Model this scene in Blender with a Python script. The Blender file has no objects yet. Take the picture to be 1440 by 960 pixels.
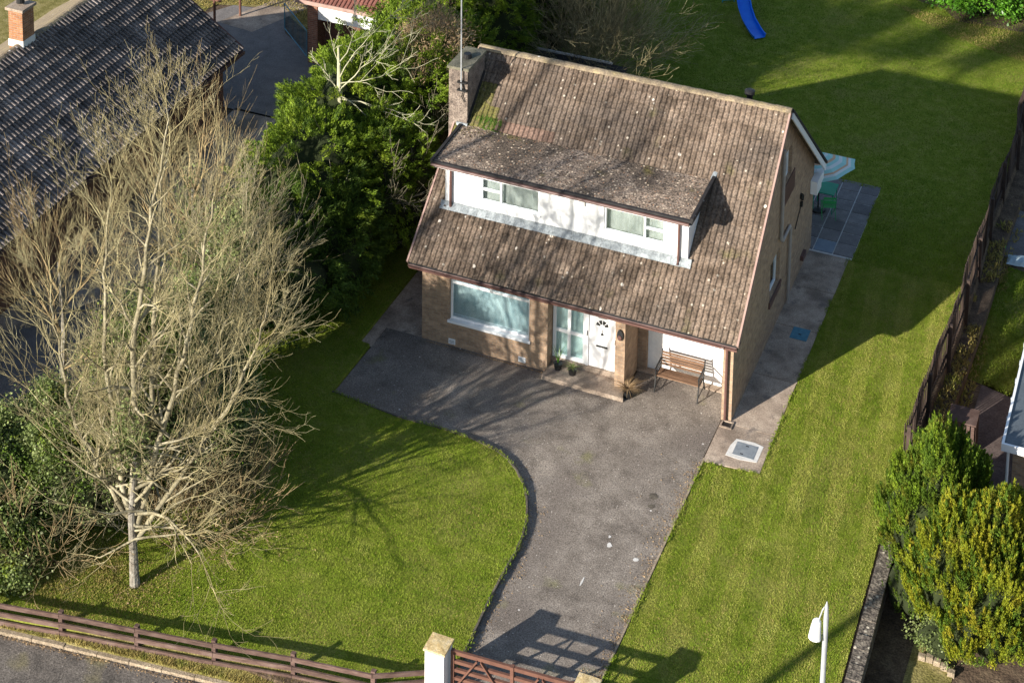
import bpy, math, random
import numpy as np
from mathutils import Vector, Matrix
random.seed(7); RNG = np.random.default_rng(7)
S = bpy.context.scene
COL = S.collection
R = math.radians

# ---------------------------------------------------------------- camera
a, p, r = -0.38953778, 0.17467623, 0.01447220
fw = Vector((math.sin(a)*math.cos(p), math.cos(a)*math.cos(p), -math.sin(p)))
rt0 = Vector((math.cos(a), -math.sin(a), 0)); up0 = rt0.cross(fw)
rt = rt0*math.cos(r)+up0*math.sin(r); up = -rt0*math.sin(r)+up0*math.cos(r)
cam = bpy.data.cameras.new('camera'); co = bpy.data.objects.new('camera', cam); COL.objects.link(co)
bk = -fw
co.matrix_world = Matrix(((rt.x, up.x, bk.x, 11.001094), (rt.y, up.y, bk.y, -42.630609), (rt.z, up.z, bk.z, 32.056673), (0, 0, 0, 1)))
cam.sensor_width = 36; cam.sensor_fit = 'HORIZONTAL'
cam.lens = 2622.0869/1440*36
cam.shift_x = -(721.7312-720)/1440
cam.shift_y = (-707.2264-480)/1440
cam.clip_start = 1; cam.clip_end = 2000
S.camera = co

# ---------------------------------------------------------------- sky, sun, exposure
SUN_EL = 19.6
sdx, sdy = 0.467, 0.884           # the way the light travels over the ground
W = bpy.data.worlds.new('World'); S.world = W; W.use_nodes = True
wn = W.node_tree.nodes; wl = W.node_tree.links
sky = wn.new('ShaderNodeTexSky'); sky.sky_type = 'NISHITA'; sky.sun_disc = False
sky.sun_elevation = R(SUN_EL); sky.sun_rotation = math.atan2(-sdx, -sdy)
sky.air_density = 1.0; sky.dust_density = 0.6; sky.ozone_density = 1.0
wl.new(sky.outputs[0], wn['Background'].inputs[0]); wn['Background'].inputs[1].default_value = 0.086
sl = bpy.data.lights.new('sun', 'SUN'); sl.energy = 5.0; sl.angle = R(0.55); sl.color = (1.0, 0.93, 0.82)
so = bpy.data.objects.new('sun', sl); COL.objects.link(so)
tan = math.tan(R(SUN_EL))
so.rotation_euler = Vector((sdx, sdy, -tan)).to_track_quat('-Z', 'Y').to_euler()
so.location = (-30, -50, 40)
S.view_settings.view_transform = 'Standard'; S.view_settings.look = 'None'
S.view_settings.exposure = 1.05; S.view_settings.gamma = 1
S.cycles.max_bounces = 6; S.cycles.transparent_max_bounces = 8

# ---------------------------------------------------------------- materials
def mat(name, cols, scale=3.0, rough=0.85, bump=0.0, bscale=40.0, spec=0.3, fine=None, obrand=0.0, island=0.0,
        spots=None, detail=5.0, metal=0.0, stretch=None, big=None, wave=None):
    """cols: list of 2-4 colours mixed along noise. fine=(scale, amount) multiplies fine speckle.
    spots=(scale, size, colour, share). big=(scale, colour, lo, hi): large soft patches."""
    m = bpy.data.materials.new(name); m.use_nodes = True
    N = m.node_tree.nodes; L = m.node_tree.links
    b = N['Principled BSDF']
    g = N.new('ShaderNodeNewGeometry'); pos = g.outputs['Position']
    if stretch:
        mp = N.new('ShaderNodeMapping'); mp.inputs['Scale'].default_value = stretch; L.new(pos, mp.inputs[0]); pos = mp.outputs[0]
    n = N.new('ShaderNodeTexNoise'); n.inputs['Scale'].default_value = scale; n.inputs['Detail'].default_value = detail
    n.inputs['Roughness'].default_value = 0.65
    L.new(pos, n.inputs['Vector'])
    cr = N.new('ShaderNodeValToRGB'); el = cr.color_ramp.elements
    k = len(cols)
    for i, c in enumerate(cols):
        t = 0.3+0.4*i/max(1, k-1)
        e = el[i] if i < 2 else el.new(t)
        e.position = t; e.color = (*c, 1)
    if k == 1: el[1].color = (*cols[0], 1); el[0].color = (*cols[0], 1)
    L.new(n.outputs['Fac'], cr.inputs[0]); col = cr.outputs[0]
    def mixc(fac, A, B, mode='MIX'):
        x = N.new('ShaderNodeMix'); x.data_type = 'RGBA'; x.blend_type = mode
        if isinstance(fac, (int, float)): x.inputs[0].default_value = fac
        else: L.new(fac, x.inputs[0])
        for s, v in ((6, A), (7, B)):
            if isinstance(v, tuple): x.inputs[s].default_value = (*v, 1) if len(v) == 3 else v
            else: L.new(v, x.inputs[s])
        return x.outputs[2]
    def ramp(v, lo, hi, a=0.0, b2=1.0):
        x = N.new('ShaderNodeMapRange'); L.new(v, x.inputs[0])
        x.inputs[1].default_value = lo; x.inputs[2].default_value = hi; x.inputs[3].default_value = a; x.inputs[4].default_value = b2
        return x.outputs[0]
    if big:
        for (bs, bc, lo, hi) in (big if isinstance(big, list) else [big]):
            n2 = N.new('ShaderNodeTexNoise'); n2.inputs['Scale'].default_value = bs; n2.inputs['Detail'].default_value = 4
            L.new(g.outputs['Position'], n2.inputs['Vector'])
            col = mixc(ramp(n2.outputs['Fac'], lo, hi), col, bc)
    if fine:
        n3 = N.new('ShaderNodeTexNoise'); n3.inputs['Scale'].default_value = fine[0]; n3.inputs['Detail'].default_value = 2
        L.new(g.outputs['Position'], n3.inputs['Vector'])
        v = ramp(n3.outputs['Fac'], 0.3, 0.7, 1-fine[1], 1+fine[1])
        x = N.new('ShaderNodeVectorMath'); x.operation = 'SCALE'; L.new(col, x.inputs[0]); L.new(v, x.inputs['Scale']); col = x.outputs[0]
    if obrand or island:
        src = []
        if obrand:
            oi = N.new('ShaderNodeObjectInfo'); src.append((oi.outputs['Random'], obrand))
        if island: src.append((g.outputs['Random Per Island'], island))
        for o_, am in src:
            v = ramp(o_, 0, 1, 1-am, 1+am)
            x = N.new('ShaderNodeVectorMath'); x.operation = 'SCALE'; L.new(col, x.inputs[0]); L.new(v, x.inputs['Scale']); col = x.outputs[0]
    if spots:
        for (ss, sz, sc, share) in (spots if isinstance(spots, list) else [spots]):
            vo = N.new('ShaderNodeTexVoronoi'); vo.inputs['Scale'].default_value = ss; L.new(g.outputs['Position'], vo.inputs['Vector'])
            d = ramp(vo.outputs['Distance'], sz*0.7, sz, 1, 0)
            sp = N.new('ShaderNodeSeparateColor'); L.new(vo.outputs['Color'], sp.inputs[0])
            s_ = ramp(sp.outputs[0], share, share+0.02, 1, 0)
            mu = N.new('ShaderNodeMath'); mu.operation = 'MULTIPLY'; L.new(d, mu.inputs[0]); L.new(s_, mu.inputs[1])
            col = mixc(mu.outputs[0], col, sc)
    L.new(col, b.inputs['Base Color'])
    b.inputs['Roughness'].default_value = rough; b.inputs['Specular IOR Level'].default_value = spec; b.inputs['Metallic'].default_value = metal
    if bump:
        n4 = N.new('ShaderNodeTexNoise'); n4.inputs['Scale'].default_value = bscale; n4.inputs['Detail'].default_value = 4
        L.new(pos, n4.inputs['Vector'])
        bp = N.new('ShaderNodeBump'); bp.inputs['Strength'].default_value = 0.8; bp.inputs['Distance'].default_value = bump
        L.new(n4.outputs['Fac'], bp.inputs['Height']); L.new(bp.outputs[0], b.inputs['Normal'])
    return m

def brickmat(name, c1, c2, mortar, axis='xy'):
    m = bpy.data.materials.new(name); m.use_nodes = True
    N = m.node_tree.nodes; L = m.node_tree.links; b = N['Principled BSDF']
    g = N.new('ShaderNodeNewGeometry'); s = N.new('ShaderNodeSeparateXYZ'); L.new(g.outputs['Position'], s.inputs[0])
    ad = N.new('ShaderNodeMath'); ad.operation = 'ADD'; L.new(s.outputs[0], ad.inputs[0]); L.new(s.outputs[1], ad.inputs[1])
    cb = N.new('ShaderNodeCombineXYZ'); L.new(ad.outputs[0], cb.inputs[0]); L.new(s.outputs[2], cb.inputs[1])
    t = N.new('ShaderNodeTexBrick'); L.new(cb.outputs[0], t.inputs[0])
    t.inputs['Scale'].default_value = 1; t.inputs['Brick Width'].default_value = .225; t.inputs['Row Height'].default_value = .075
    t.inputs['Mortar Size'].default_value = .007; t.inputs['Bias'].default_value = 0
    t.inputs['Color1'].default_value = (*c1, 1); t.inputs['Color2'].default_value = (*c2, 1); t.inputs['Mortar'].default_value = (*mortar, 1)
    n = N.new('ShaderNodeTexNoise'); n.inputs['Scale'].default_value = 5; n.inputs['Detail'].default_value = 6; n.inputs['Roughness'].default_value = .7
    L.new(g.outputs['Position'], n.inputs['Vector'])
    mr = N.new('ShaderNodeMapRange'); L.new(n.outputs['Fac'], mr.inputs[0]); mr.inputs[1].default_value = .3; mr.inputs[2].default_value = .7; mr.inputs[3].default_value = .68; mr.inputs[4].default_value = 1.25
    x = N.new('ShaderNodeVectorMath'); x.operation = 'SCALE'; L.new(t.outputs['Color'], x.inputs[0]); L.new(mr.outputs[0], x.inputs['Scale'])
    L.new(x.outputs[0], b.inputs['Base Color']); b.inputs['Roughness'].default_value = .9; b.inputs['Specular IOR Level'].default_value = .2
    bp = N.new('ShaderNodeBump'); bp.inputs['Distance'].default_value = .012; bp.inputs['Strength'].default_value = .9; bp.invert = True
    L.new(t.outputs['Fac'], bp.inputs['Height']); L.new(bp.outputs[0], b.inputs['Normal'])
    return m

def glassmat(name, tint, opac=.35, rough=.03):
    m = bpy.data.materials.new(name); m.use_nodes = True
    N = m.node_tree.nodes; L = m.node_tree.links; N.remove(N['Principled BSDF'])
    tr = N.new('ShaderNodeBsdfTransparent'); tr.inputs[0].default_value = (*tint, 1)
    gl = N.new('ShaderNodeBsdfGlossy'); gl.inputs['Roughness'].default_value = rough; gl.inputs[0].default_value = (.9, .95, 1, 1)
    fr = N.new('ShaderNodeFresnel'); fr.inputs[0].default_value = 1.5
    ad = N.new('ShaderNodeMath'); ad.operation = 'ADD'; ad.inputs[1].default_value = opac*.25; ad.use_clamp = True; L.new(fr.outputs[0], ad.inputs[0])
    mx = N.new('ShaderNodeMixShader'); L.new(ad.outputs[0], mx.inputs[0]); L.new(tr.outputs[0], mx.inputs[1]); L.new(gl.outputs[0], mx.inputs[2])
    L.new(mx.outputs[0], N['Material Output'].inputs[0])
    return m

def leafmat(name, c1, c2, c3, trans=.25, scale=1.2, island=.45, rough=.6, spec=.25):
    m = mat(name, [c1, c2, c3], scale=scale, rough=rough, island=island, spec=spec)
    N = m.node_tree.nodes; L = m.node_tree.links; b = N['Principled BSDF']
    t = N.new('ShaderNodeBsdfTranslucent'); lk = b.inputs['Base Color'].links[0].from_socket; L.new(lk, t.inputs[0])
    mx = N.new('ShaderNodeMixShader'); mx.inputs[0].default_value = trans
    L.new(b.outputs[0], mx.inputs[1]); L.new(t.outputs[0], mx.inputs[2]); L.new(mx.outputs[0], N['Material Output'].inputs[0])
    return m

LICH = (.62, .58, .52)
M = dict(
 tile=mat('roof_tile', [(.082, .060, .044), (.158, .118, .089), (.215, .166, .128)], scale=2.0, bump=.014, bscale=40, fine=(18, .5), obrand=.2, island=.16, rough=.95, spec=.15,
          big=[(.5, (.105, .082, .066), .50, .66), (1.3, (.12, .105, .05), .62, .78)], spots=[(1.6, .085, (.66, .60, .52), .5), (4.2, .16, (.44, .39, .32), .5), (7, .22, (.07, .058, .048), .35)]),
 tile_moss=mat('mossy_roof_tile', [(.075, .070, .025), (.13, .118, .035), (.13, .10, .07)], scale=5, bump=.02, bscale=30, fine=(25, .5), rough=1),
 tile_red=mat('newer_red_tile', [(.12, .078, .06), (.175, .115, .088)], scale=5, bump=.006, obrand=.2, fine=(18, .45), rough=.95),
 ridge=mat('ridge_tile', [(.12, .095, .07), (.24, .19, .13), (.30, .24, .13)], scale=3.5, bump=.01, bscale=30, fine=(24, .3), obrand=.15, rough=.95, spots=(2.6, .12, LICH, .3)),
 chips=mat('gravel_chippings', [(.13, .095, .07), (.25, .19, .145), (.34, .27, .21)], scale=5, bump=.03, bscale=35, rough=.95, fine=(22, .8), detail=8,
           big=[(.7, (.11, .085, .065), .48, .62), (1.4, (.13, .105, .04), .62, .76)], spots=[(11, .33, (.66, .54, .40), .3), (10, .33, (.05, .04, .038), .35), (14, .3, (.42, .22, .12), .2)]),
 moss=mat('bright_green_moss', [(.05, .12, .01), (.12, .22, .03)], scale=10, bump=.04, bscale=25, rough=1),
 felt=mat('black_roofing_felt', [(.012, .012, .014), (.035, .032, .032)], scale=4, bump=.004, rough=.8),
 ntile=mat('dark_neighbour_tile', [(.095, .08, .072), (.19, .16, .145), (.36, .30, .265)], scale=1.5, bump=.004, bscale=40, fine=(20, .4), obrand=.2, island=.15, rough=.75, spec=.25, spots=(1.5, .06, (.4, .38, .33), .3)),
 rtile=mat('terracotta_tile', [(.15, .06, .048), (.24, .10, .075)], scale=3, bump=.004, fine=(20, .3), rough=.9),
 brick=brickmat('buff_brick', (.42, .285, .185), (.30, .20, .135), (.34, .28, .22)),
 nbrick=brickmat('red_brown_brick', (.30, .13, .08), (.22, .09, .06), (.30, .25, .20)),
 obrick=brickmat('orange_brick', (.36, .17, .08), (.27, .12, .06), (.34, .26, .2)),
 render=mat('grey_brown_render', [(.085, .068, .058), (.17, .135, .112), (.25, .205, .17)], scale=4.5, bump=.02, bscale=35, fine=(30, .5), rough=.95, spots=[(3, .1, LICH, .4), (6, .2, (.05, .04, .035), .3)]),
 cappale=mat('mossy_concrete_cap', [(.09, .09, .055), (.19, .175, .135)], scale=4, bump=.01, fine=(30, .3), rough=.95),
 white=mat('white_painted_wall', [(.70, .71, .72), (.82, .82, .82)], scale=1.5, rough=.8, bump=.002, fine=(12, .04)),
 upvc=mat('white_upvc', [(.80, .81, .83), (.84, .84, .84)], scale=2, rough=.35, spec=.5),
 lead=mat('lead_flashing', [(.20, .225, .24), (.34, .37, .39)], scale=5, rough=.7, bump=.01, bscale=12, fine=(20, .2)),
 brownpl=mat('brown_plastic_gutter', [(.09, .045, .038), (.13, .068, .058)], scale=4, rough=.5, spec=.4),
 pinkbr=mat('faded_brown_paint', [(.30, .19, .16), (.38, .26, .22)], scale=4, rough=.7),
 greypl=mat('grey_soil_pipe', [(.30, .27, .25), (.36, .33, .31)], scale=4, rough=.6),
 black=mat('black_metal', [(.012, .012, .013), (.03, .03, .03)], scale=6, rough=.5),
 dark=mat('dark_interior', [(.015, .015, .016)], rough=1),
 curtain=mat('net_curtain', [(.36, .48, .52), (.66, .72, .72), (.84, .86, .84)], scale=1.5, rough=.95, stretch=(1.3, 1.3, 1.0), detail=3),
 curtain2=mat('greyish_net_curtain', [(.42, .45, .43), (.54, .56, .53)], scale=2.2, rough=.95, stretch=(3, 3, .3)),
 glass=glassmat('window_glass', (.90, .96, .97)), glassd=glassmat('clear_glass', (.93, .95, .95)),
 frost=glassmat('frosted_glass', (.90, .96, .95), .3, .2),
 asphalt=mat('worn_tarmac_drive', [(.125, .105, .088), (.215, .184, .156), (.30, .262, .225)], scale=1.6, rough=.95, bump=.014, bscale=50, fine=(30, .42), detail=9,
             big=[(.40, (.15, .125, .108), .50, .64), (.9, (.19, .18, .08), .62, .76), (.7, (.38, .33, .28), .60, .80)], spots=[(2.2, .07, (.62, .58, .54), .22), (10, .17, (.50, .45, .40), .2), (12, .2, (.07, .06, .055), .2)]),
 road=mat('road_tarmac', [(.075, .067, .060), (.135, .118, .105), (.165, .146, .128)], scale=2, rough=.95, bump=.01, bscale=60, fine=(30, .5), spots=[(1.2, .05, (.5, .48, .45), .2), (12, .2, (.30, .27, .24), .25)], big=(1.0, (.16, .14, .07), .55, .70)),
 ndrive=mat('neighbour_drive_tarmac', [(.13, .12, .115), (.20, .18, .17)], scale=2, rough=.95, bump=.01, fine=(35, .3)), yard=mat('dark_yard_paving', [(.075, .055, .05), (.14, .11, .10)], scale=2, rough=.95, bump=.01, fine=(25, .3)),
 conc=mat('old_concrete', [(.26, .20, .155), (.38, .30, .235), (.46, .375, .295)], scale=2.2, rough=.95, bump=.008, bscale=35, fine=(28, .28), obrand=.07,
          big=[(.9, (.20, .155, .12), .48, .64), (2.4, (.17, .14, .12), .58, .72)], spots=[(3, .07, (.55, .5, .45), .3)]),
 kerb=mat('kerb_stone', [(.20, .155, .105), (.36, .29, .21)], scale=5, rough=.95, bump=.01, fine=(25, .4), obrand=.15),
 edging=mat('dark_edging', [(.07, .06, .05), (.15, .13, .10)], scale=5, rough=.95, bump=.01, fine=(25, .3)),
 slab=mat('grey_paving_slab', [(.13, .12, .12), (.21, .195, .19)], scale=3, rough=.9, bump=.006, bscale=30, fine=(30, .22), obrand=.2),
 slabblue=mat('bluish_slab', [(.16, .20, .25), (.22, .27, .32)], scale=3, rough=.85, bump=.004),
 cover=mat('galvanised_cover', [(.22, .25, .28), (.32, .35, .38)], scale=8, rough=.6, bump=.004, bscale=90, metal=.3),
 bluecover=mat('blue_cover', [(.05, .17, .24), (.09, .24, .32)], scale=8, rough=.7, bump=.004, bscale=90),
 mortar=mat('pale_mortar', [(.55, .53, .50), (.70, .68, .65)], scale=6, rough=.95, bump=.01),
 soil=mat('brown_soil', [(.045, .03, .02), (.10, .068, .045), (.15, .11, .07)], scale=3, rough=1, bump=.04, bscale=12, fine=(22, .4)),
 lawn=mat('lawn_turf', [(.12, .16, .018), (.18, .215, .028), (.25, .25, .06)], scale=2.2, rough=1, bump=.01, bscale=60, fine=(26, .3), spec=.05, big=[(.5, (.24, .23, .06), .52, .72), (1.6, (.09, .15, .015), .6, .8)]),
 lawnk=mat('back_lawn_turf', [(.11, .15, .017), (.165, .20, .026), (.23, .235, .055)], scale=2.2, rough=1, bump=.01, bscale=60, fine=(26, .3), spec=.05, big=[(.5, (.20, .20, .05), .52, .72), (1.6, (.085, .145, .015), .6, .8)]),
 verge=mat('dry_verge_turf', [(.12, .11, .03), (.22, .19, .07), (.30, .25, .12)], scale=3, rough=1, bump=.03, bscale=25, fine=(25, .4), spec=.05),
 nwall=mat('mossy_wall_top', [(.05, .042, .038), (.13, .11, .09), (.22, .19, .15)], scale=7, rough=.95, bump=.03, bscale=22, fine=(18, .7), spots=[(7, .28, (.50, .45, .36), .4), (9, .25, (.03, .028, .025), .4)]),
 fence=mat('brown_stained_timber', [(.06, .036, .030), (.11, .068, .056), (.16, .11, .095)], scale=3, rough=.85, bump=.006, bscale=20, stretch=(1, 1, 4), obrand=.18),
 fence2=mat('dark_creosoted_timber', [(.035, .024, .02), (.07, .048, .038)], scale=3, rough=.85, bump=.006, bscale=20, obrand=.25),
 gatew=mat('red_brown_gate_timber', [(.10, .045, .032), (.155, .075, .052)], scale=4, rough=.75, bump=.004, obrand=.1),
 benchw=mat('weathered_hardwood', [(.12, .068, .042), (.23, .135, .082)], scale=4, rough=.75, obrand=.25, stretch=(.6, 3, 3)),
 capst=mat('lichen_cap_stone', [(.42, .29, .13), (.58, .44, .22), (.60, .50, .34)], scale=7, rough=.95, bump=.01, fine=(25, .25)),
 bark=mat('pale_bark', [(.14, .12, .075), (.24, .21, .135), (.34, .31, .22)], scale=3, rough=.95, island=.22, fine=(20, .2)),
 bark_b=mat('brown_bark', [(.15, .105, .055), (.24, .175, .09), (.30, .24, .12)], scale=3, rough=.95, island=.35),
 bark_o=mat('olive_twigs', [(.16, .13, .065), (.28, .24, .125), (.40, .365, .22)], scale=1.0, rough=.95, island=.45),
 bark_w=mat('bleached_bark', [(.32, .31, .20), (.48, .46, .32)], scale=3, rough=.95, island=.15),
 trunkm=mat('grey_trunk_bark', [(.10, .085, .065), (.19, .17, .14), (.34, .32, .27)], scale=7, rough=.95, bump=.03, bscale=18),
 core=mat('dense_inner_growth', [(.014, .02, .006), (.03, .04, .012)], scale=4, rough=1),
 blue=mat('blue_plastic', [(.0, .14, .72), (.005, .19, .80)], scale=2, rough=.3, spec=.5),
 teal=mat('teal_plastic', [(.02, .22, .26), (.04, .30, .34)], scale=2, rough=.4),
 green=mat('green_painted_metal', [(.0, .27, .15), (.01, .32, .19)], scale=3, rough=.5),
 greenl=mat('light_green_metal', [(.03, .30, .08), (.04, .36, .10)], scale=3, rough=.5),
 mint=mat('mint_cloth', [(.30, .56, .52), (.36, .62, .58)], scale=3, rough=.9),
 stripew=mat('white_cloth', [(.62, .66, .64)], rough=.9), stripeo=mat('peach_cloth', [(.60, .38, .24)], rough=.9),
 galv=mat('galvanised_post', [(.42, .44, .46), (.55, .57, .59)], scale=6, rough=.45, metal=.4),
 lampw=mat('white_lamp_housing', [(.66, .66, .66), (.78, .78, .78)], scale=5, rough=.45),
 gold=leafmat('golden_foliage', (.14, .185, .012), (.235, .26, .017), (.38, .29, .028), scale=1.3, island=.3),
 goldg=leafmat('green_gold_foliage', (.06, .12, .014), (.10, .165, .016), (.19, .17, .02), scale=1.5, island=.3),
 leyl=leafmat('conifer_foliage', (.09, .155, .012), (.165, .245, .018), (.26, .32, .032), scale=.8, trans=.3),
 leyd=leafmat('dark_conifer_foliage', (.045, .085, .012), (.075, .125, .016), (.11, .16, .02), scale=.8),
 ivy=leafmat('ivy_leaves', (.10, .15, .04), (.19, .24, .075), (.32, .34, .16), scale=2, spec=.35, rough=.5, trans=.35),
 laurel=leafmat('laurel_leaves', (.05, .16, .01), (.10, .26, .02), (.16, .33, .03), scale=2, spec=.5, rough=.35),
 dead=leafmat('dead_brown_foliage', (.24, .15, .08), (.36, .25, .14), (.42, .31, .18), scale=2),
 grassb=leafmat('grass_blades', (.14, .225, .018), (.22, .295, .03), (.32, .34, .075), scale=1.6, trans=.3, island=.3, rough=.85, spec=.1),
 grassl=leafmat('light_mown_blades', (.27, .31, .05), (.35, .37, .075), (.42, .42, .12), scale=1.6, trans=.3, island=.28, rough=.85, spec=.1),
 grassd=leafmat('dry_grass_blades', (.25, .22, .06), (.35, .28, .10), (.20, .24, .04), scale=2, trans=.3, island=.4, rough=.9, spec=.1),
 grassk=leafmat('back_lawn_blades', (.10, .175, .016), (.15, .225, .022), (.22, .26, .045), scale=.6, trans=.3, island=.3, rough=.85, spec=.1),
)

# ---------------------------------------------------------------- helpers
def tag(o, label=None, cat=None, group=None, kind=None):
    if label: o['label'] = label
    if cat: o['category'] = cat
    if group: o['group'] = group
    if kind: o['kind'] = kind
    return o
def origin(o):
    v = Vector((0, 0, 0))
    while o is not None: v += o.location; o = o.parent
    return v
def thing(name, loc, label, cat, group=None):
    o = bpy.data.objects.new(name, None); COL.objects.link(o); o.location = loc; o.empty_display_size = .2
    return tag(o, label, cat, group)
def mesh_obj(name, V, F, m, parent=None, smooth=False):
    """V in world coordinates (Nx3), F list of faces or int array"""
    V = np.asarray(V, float)
    if parent is not None:
        o0 = origin(parent); V = V-np.array(o0)
    me = bpy.data.meshes.new(name)
    if isinstance(F, np.ndarray):
        n, k = F.shape
        me.vertices.add(len(V)); me.vertices.foreach_set('co', V.ravel())
        me.loops.add(n*k); me.loops.foreach_set('vertex_index', F.ravel().astype(np.int32))
        me.polygons.add(n); me.polygons.foreach_set('loop_start', np.arange(0, n*k, k, dtype=np.int32))
        me.update(calc_edges=True)
    else:
        me.from_pydata(V.tolist(), [], F); me.update()
    if smooth: me.polygons.foreach_set('use_smooth', [True]*len(me.polygons))
    if m is not None: me.materials.append(m)
    o = bpy.data.objects.new(name, me); COL.objects.link(o)
    if parent is not None: o.parent = parent
    return o
class MB:
    def __init__(s): s.v = []; s.f = []
    def add(s, V, F):
        b = len(s.v); s.v += [tuple(x) for x in V]; s.f += [tuple(b+i for i in f) for f in F]; return s
    def box(s, x0, x1, y0, y1, z0, z1):
        V = [(x, y, z) for z in (z0, z1) for y in (y0, y1) for x in (x0, x1)]
        return s.add(V, [(0, 2, 3, 1), (4, 5, 7, 6), (0, 1, 5, 4), (2, 6, 7, 3), (0, 4, 6, 2), (1, 3, 7, 5)])
    def bar(s, a, b, w, h, upv=(0, 0, 1)):
        a = Vector(a); b = Vector(b); d = (b-a).normalized(); u = Vector(upv)
        x = d.cross(u)
        if x.length < 1e-4: x = d.cross(Vector((1, 0, 0)))
        x.normalize(); y = x.cross(d).normalized()
        V = []
        for c in (a, b):
            for sx, sy in ((-1, -1), (1, -1), (1, 1), (-1, 1)): V.append(c+x*(w/2*sx)+y*(h/2*sy))
        return s.add(V, [(0, 1, 2, 3), (7, 6, 5, 4), (0, 4, 5, 1), (1, 5, 6, 2), (2, 6, 7, 3), (3, 7, 4, 0)])
    def tube(s, pts, rad, n=8, cap=True):
        pts = [Vector(q) for q in pts]; rs = rad if isinstance(rad, (list, tuple)) else [rad]*len(pts)
        V = []; F = []
        for i, q in enumerate(pts):
            d = (pts[min(i+1, len(pts)-1)]-pts[max(i-1, 0)]).normalized()
            u = Vector((0, 0, 1)) if abs(d.z) < .9 else Vector((1, 0, 0))
            x = d.cross(u).normalized(); y = x.cross(d)
            for k in range(n):
                t = 2*math.pi*k/n; V.append(q+(x*math.cos(t)+y*math.sin(t))*rs[i])
        for i in range(len(pts)-1):
            for k in range(n):
                F.append((i*n+k, i*n+(k+1) % n, (i+1)*n+(k+1) % n, (i+1)*n+k))
        if cap: F.append(tuple(range(n-1, -1, -1))); F.append(tuple((len(pts)-1)*n+k for k in range(n)))
        return s.add(V, F)
    def prism(s, poly, z0, z1):
        n = len(poly)
        V = [(x, y, z0) for x, y in poly]+[(x, y, z1) for x, y in poly]
        F = [tuple(range(n-1, -1, -1)), tuple(range(n, 2*n))]+[(i, (i+1) % n, n+(i+1) % n, n+i) for i in range(n)]
        return s.add(V, F)
    def build(s, name, m, parent=None, smooth=False):
        return mesh_obj(name, s.v, s.f, m, parent, smooth)
def wall_with_holes(u0, u1, z0, z1, holes, thick, place):
    """place(u, depth, z) -> world; holes = (u0,u1,z0,z1)"""
    us = sorted({u0, u1, *[h[0] for h in holes], *[h[1] for h in holes]}); zs = sorted({z0, z1, *[h[2] for h in holes], *[h[3] for h in holes]})
    mb = MB()
    def solid(i, j):
        if i < 0 or j < 0 or i >= len(us)-1 or j >= len(zs)-1: return False
        cu = (us[i]+us[i+1])/2; cz = (zs[j]+zs[j+1])/2
        return not any(h[0] < cu < h[1] and h[2] < cz < h[3] for h in holes)
    for i in range(len(us)-1):
        for j in range(len(zs)-1):
            if not solid(i, j): continue
            A, B, C_, D = us[i], us[i+1], zs[j], zs[j+1]
            q = lambda *P: mb.add([place(*x) for x in P], [(0, 1, 2, 3)])
            q((A, 0, C_), (B, 0, C_), (B, 0, D), (A, 0, D)); q((A, thick, C_), (A, thick, D), (B, thick, D), (B, thick, C_))
            if not solid(i-1, j): q((A, 0, C_), (A, 0, D), (A, thick, D), (A, thick, C_))
            if not solid(i+1, j): q((B, 0, C_), (B, thick, C_), (B, thick, D), (B, 0, D))
            if not solid(i, j-1): q((A, 0, C_), (A, thick, C_), (B, thick, C_), (B, 0, C_))
            if not solid(i, j+1): q((A, 0, D), (B, 0, D), (B, thick, D), (A, thick, D))
    return mb
def sheet(name, poly, z, m, parent=None, res=None):
    """flat polygon"""
    return mesh_obj(name, [(x, y, z) for x, y in poly], [tuple(range(len(poly)))], m, parent)
def inside(P, poly):
    x, y = P[:, 0], P[:, 1]; c = np.zeros(len(P), bool); n = len(poly)
    for i in range(n):
        x1, y1 = poly[i]; x2, y2 = poly[(i+1) % n]
        if y1 == y2: continue
        k = ((y1 > y) != (y2 > y)) & (x < (x2-x1)*(y-y1)/(y2-y1)+x1); c ^= k
    return c
def cards(name, P, D, size, m, parent=None, aspect=.35, jit=.5, tri=False, kind=None):
    """leaf cards: centre P (N,3), long direction D (N,3), length size (N,)"""
    N = len(P); D = D+RNG.normal(0, jit, (N, 3)); D /= np.linalg.norm(D, axis=1, keepdims=True)+1e-9
    Q = RNG.normal(0, 1, (N, 3)); X = np.cross(D, Q); X /= np.linalg.norm(X, axis=1, keepdims=True)+1e-9
    s = size[:, None]; w = s*aspect
    if tri:
        V = np.stack([P-X*w*.5, P+X*w*.5, P+D*s], 1).reshape(-1, 3); F = np.arange(3*N).reshape(N, 3)
    else:
        V = np.stack([P-D*s*.5, P+X*w*.5, P+D*s*.5, P-X*w*.5], 1).reshape(-1, 3); F = np.arange(4*N).reshape(N, 4)
    o = mesh_obj(name, V, F, m, parent)
    if kind: o['kind'] = kind
    return o
def vnoise(P, f, seed=0):
    r_ = np.random.default_rng(seed); v = np.zeros(len(P))
    for k in range(6):
        d = r_.normal(0, 1, 3); d /= np.linalg.norm(d); v += np.sin(P@d*f*(1+.35*k)+r_.uniform(0, 6.28))
    return v/6

# ================================================================ GROUND (the setting)
FX = [(-60, 4.66), (-7.3, 4.58), (-3.6, 4.5), (0, 4.40), (1.8, 4.45), (3.2, 4.56), (5.2, 4.68), (7.4, 4.76), (9.9, 4.80), (12, 4.76), (14.7, 4.9), (16, 4.95), (20, 4.85), (23, 4.9), (80, 4.9)]
def fx(y):
    for (y0, x0), (y1, x1) in zip(FX, FX[1:]):
        if y0 <= y <= y1: return x0+(x1-x0)*(y-y0)/(y1-y0)
    return 4.7
NZ = -.55     # the neighbour's ground on the right lies lower
mb = MB(); BIG = 400
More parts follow.
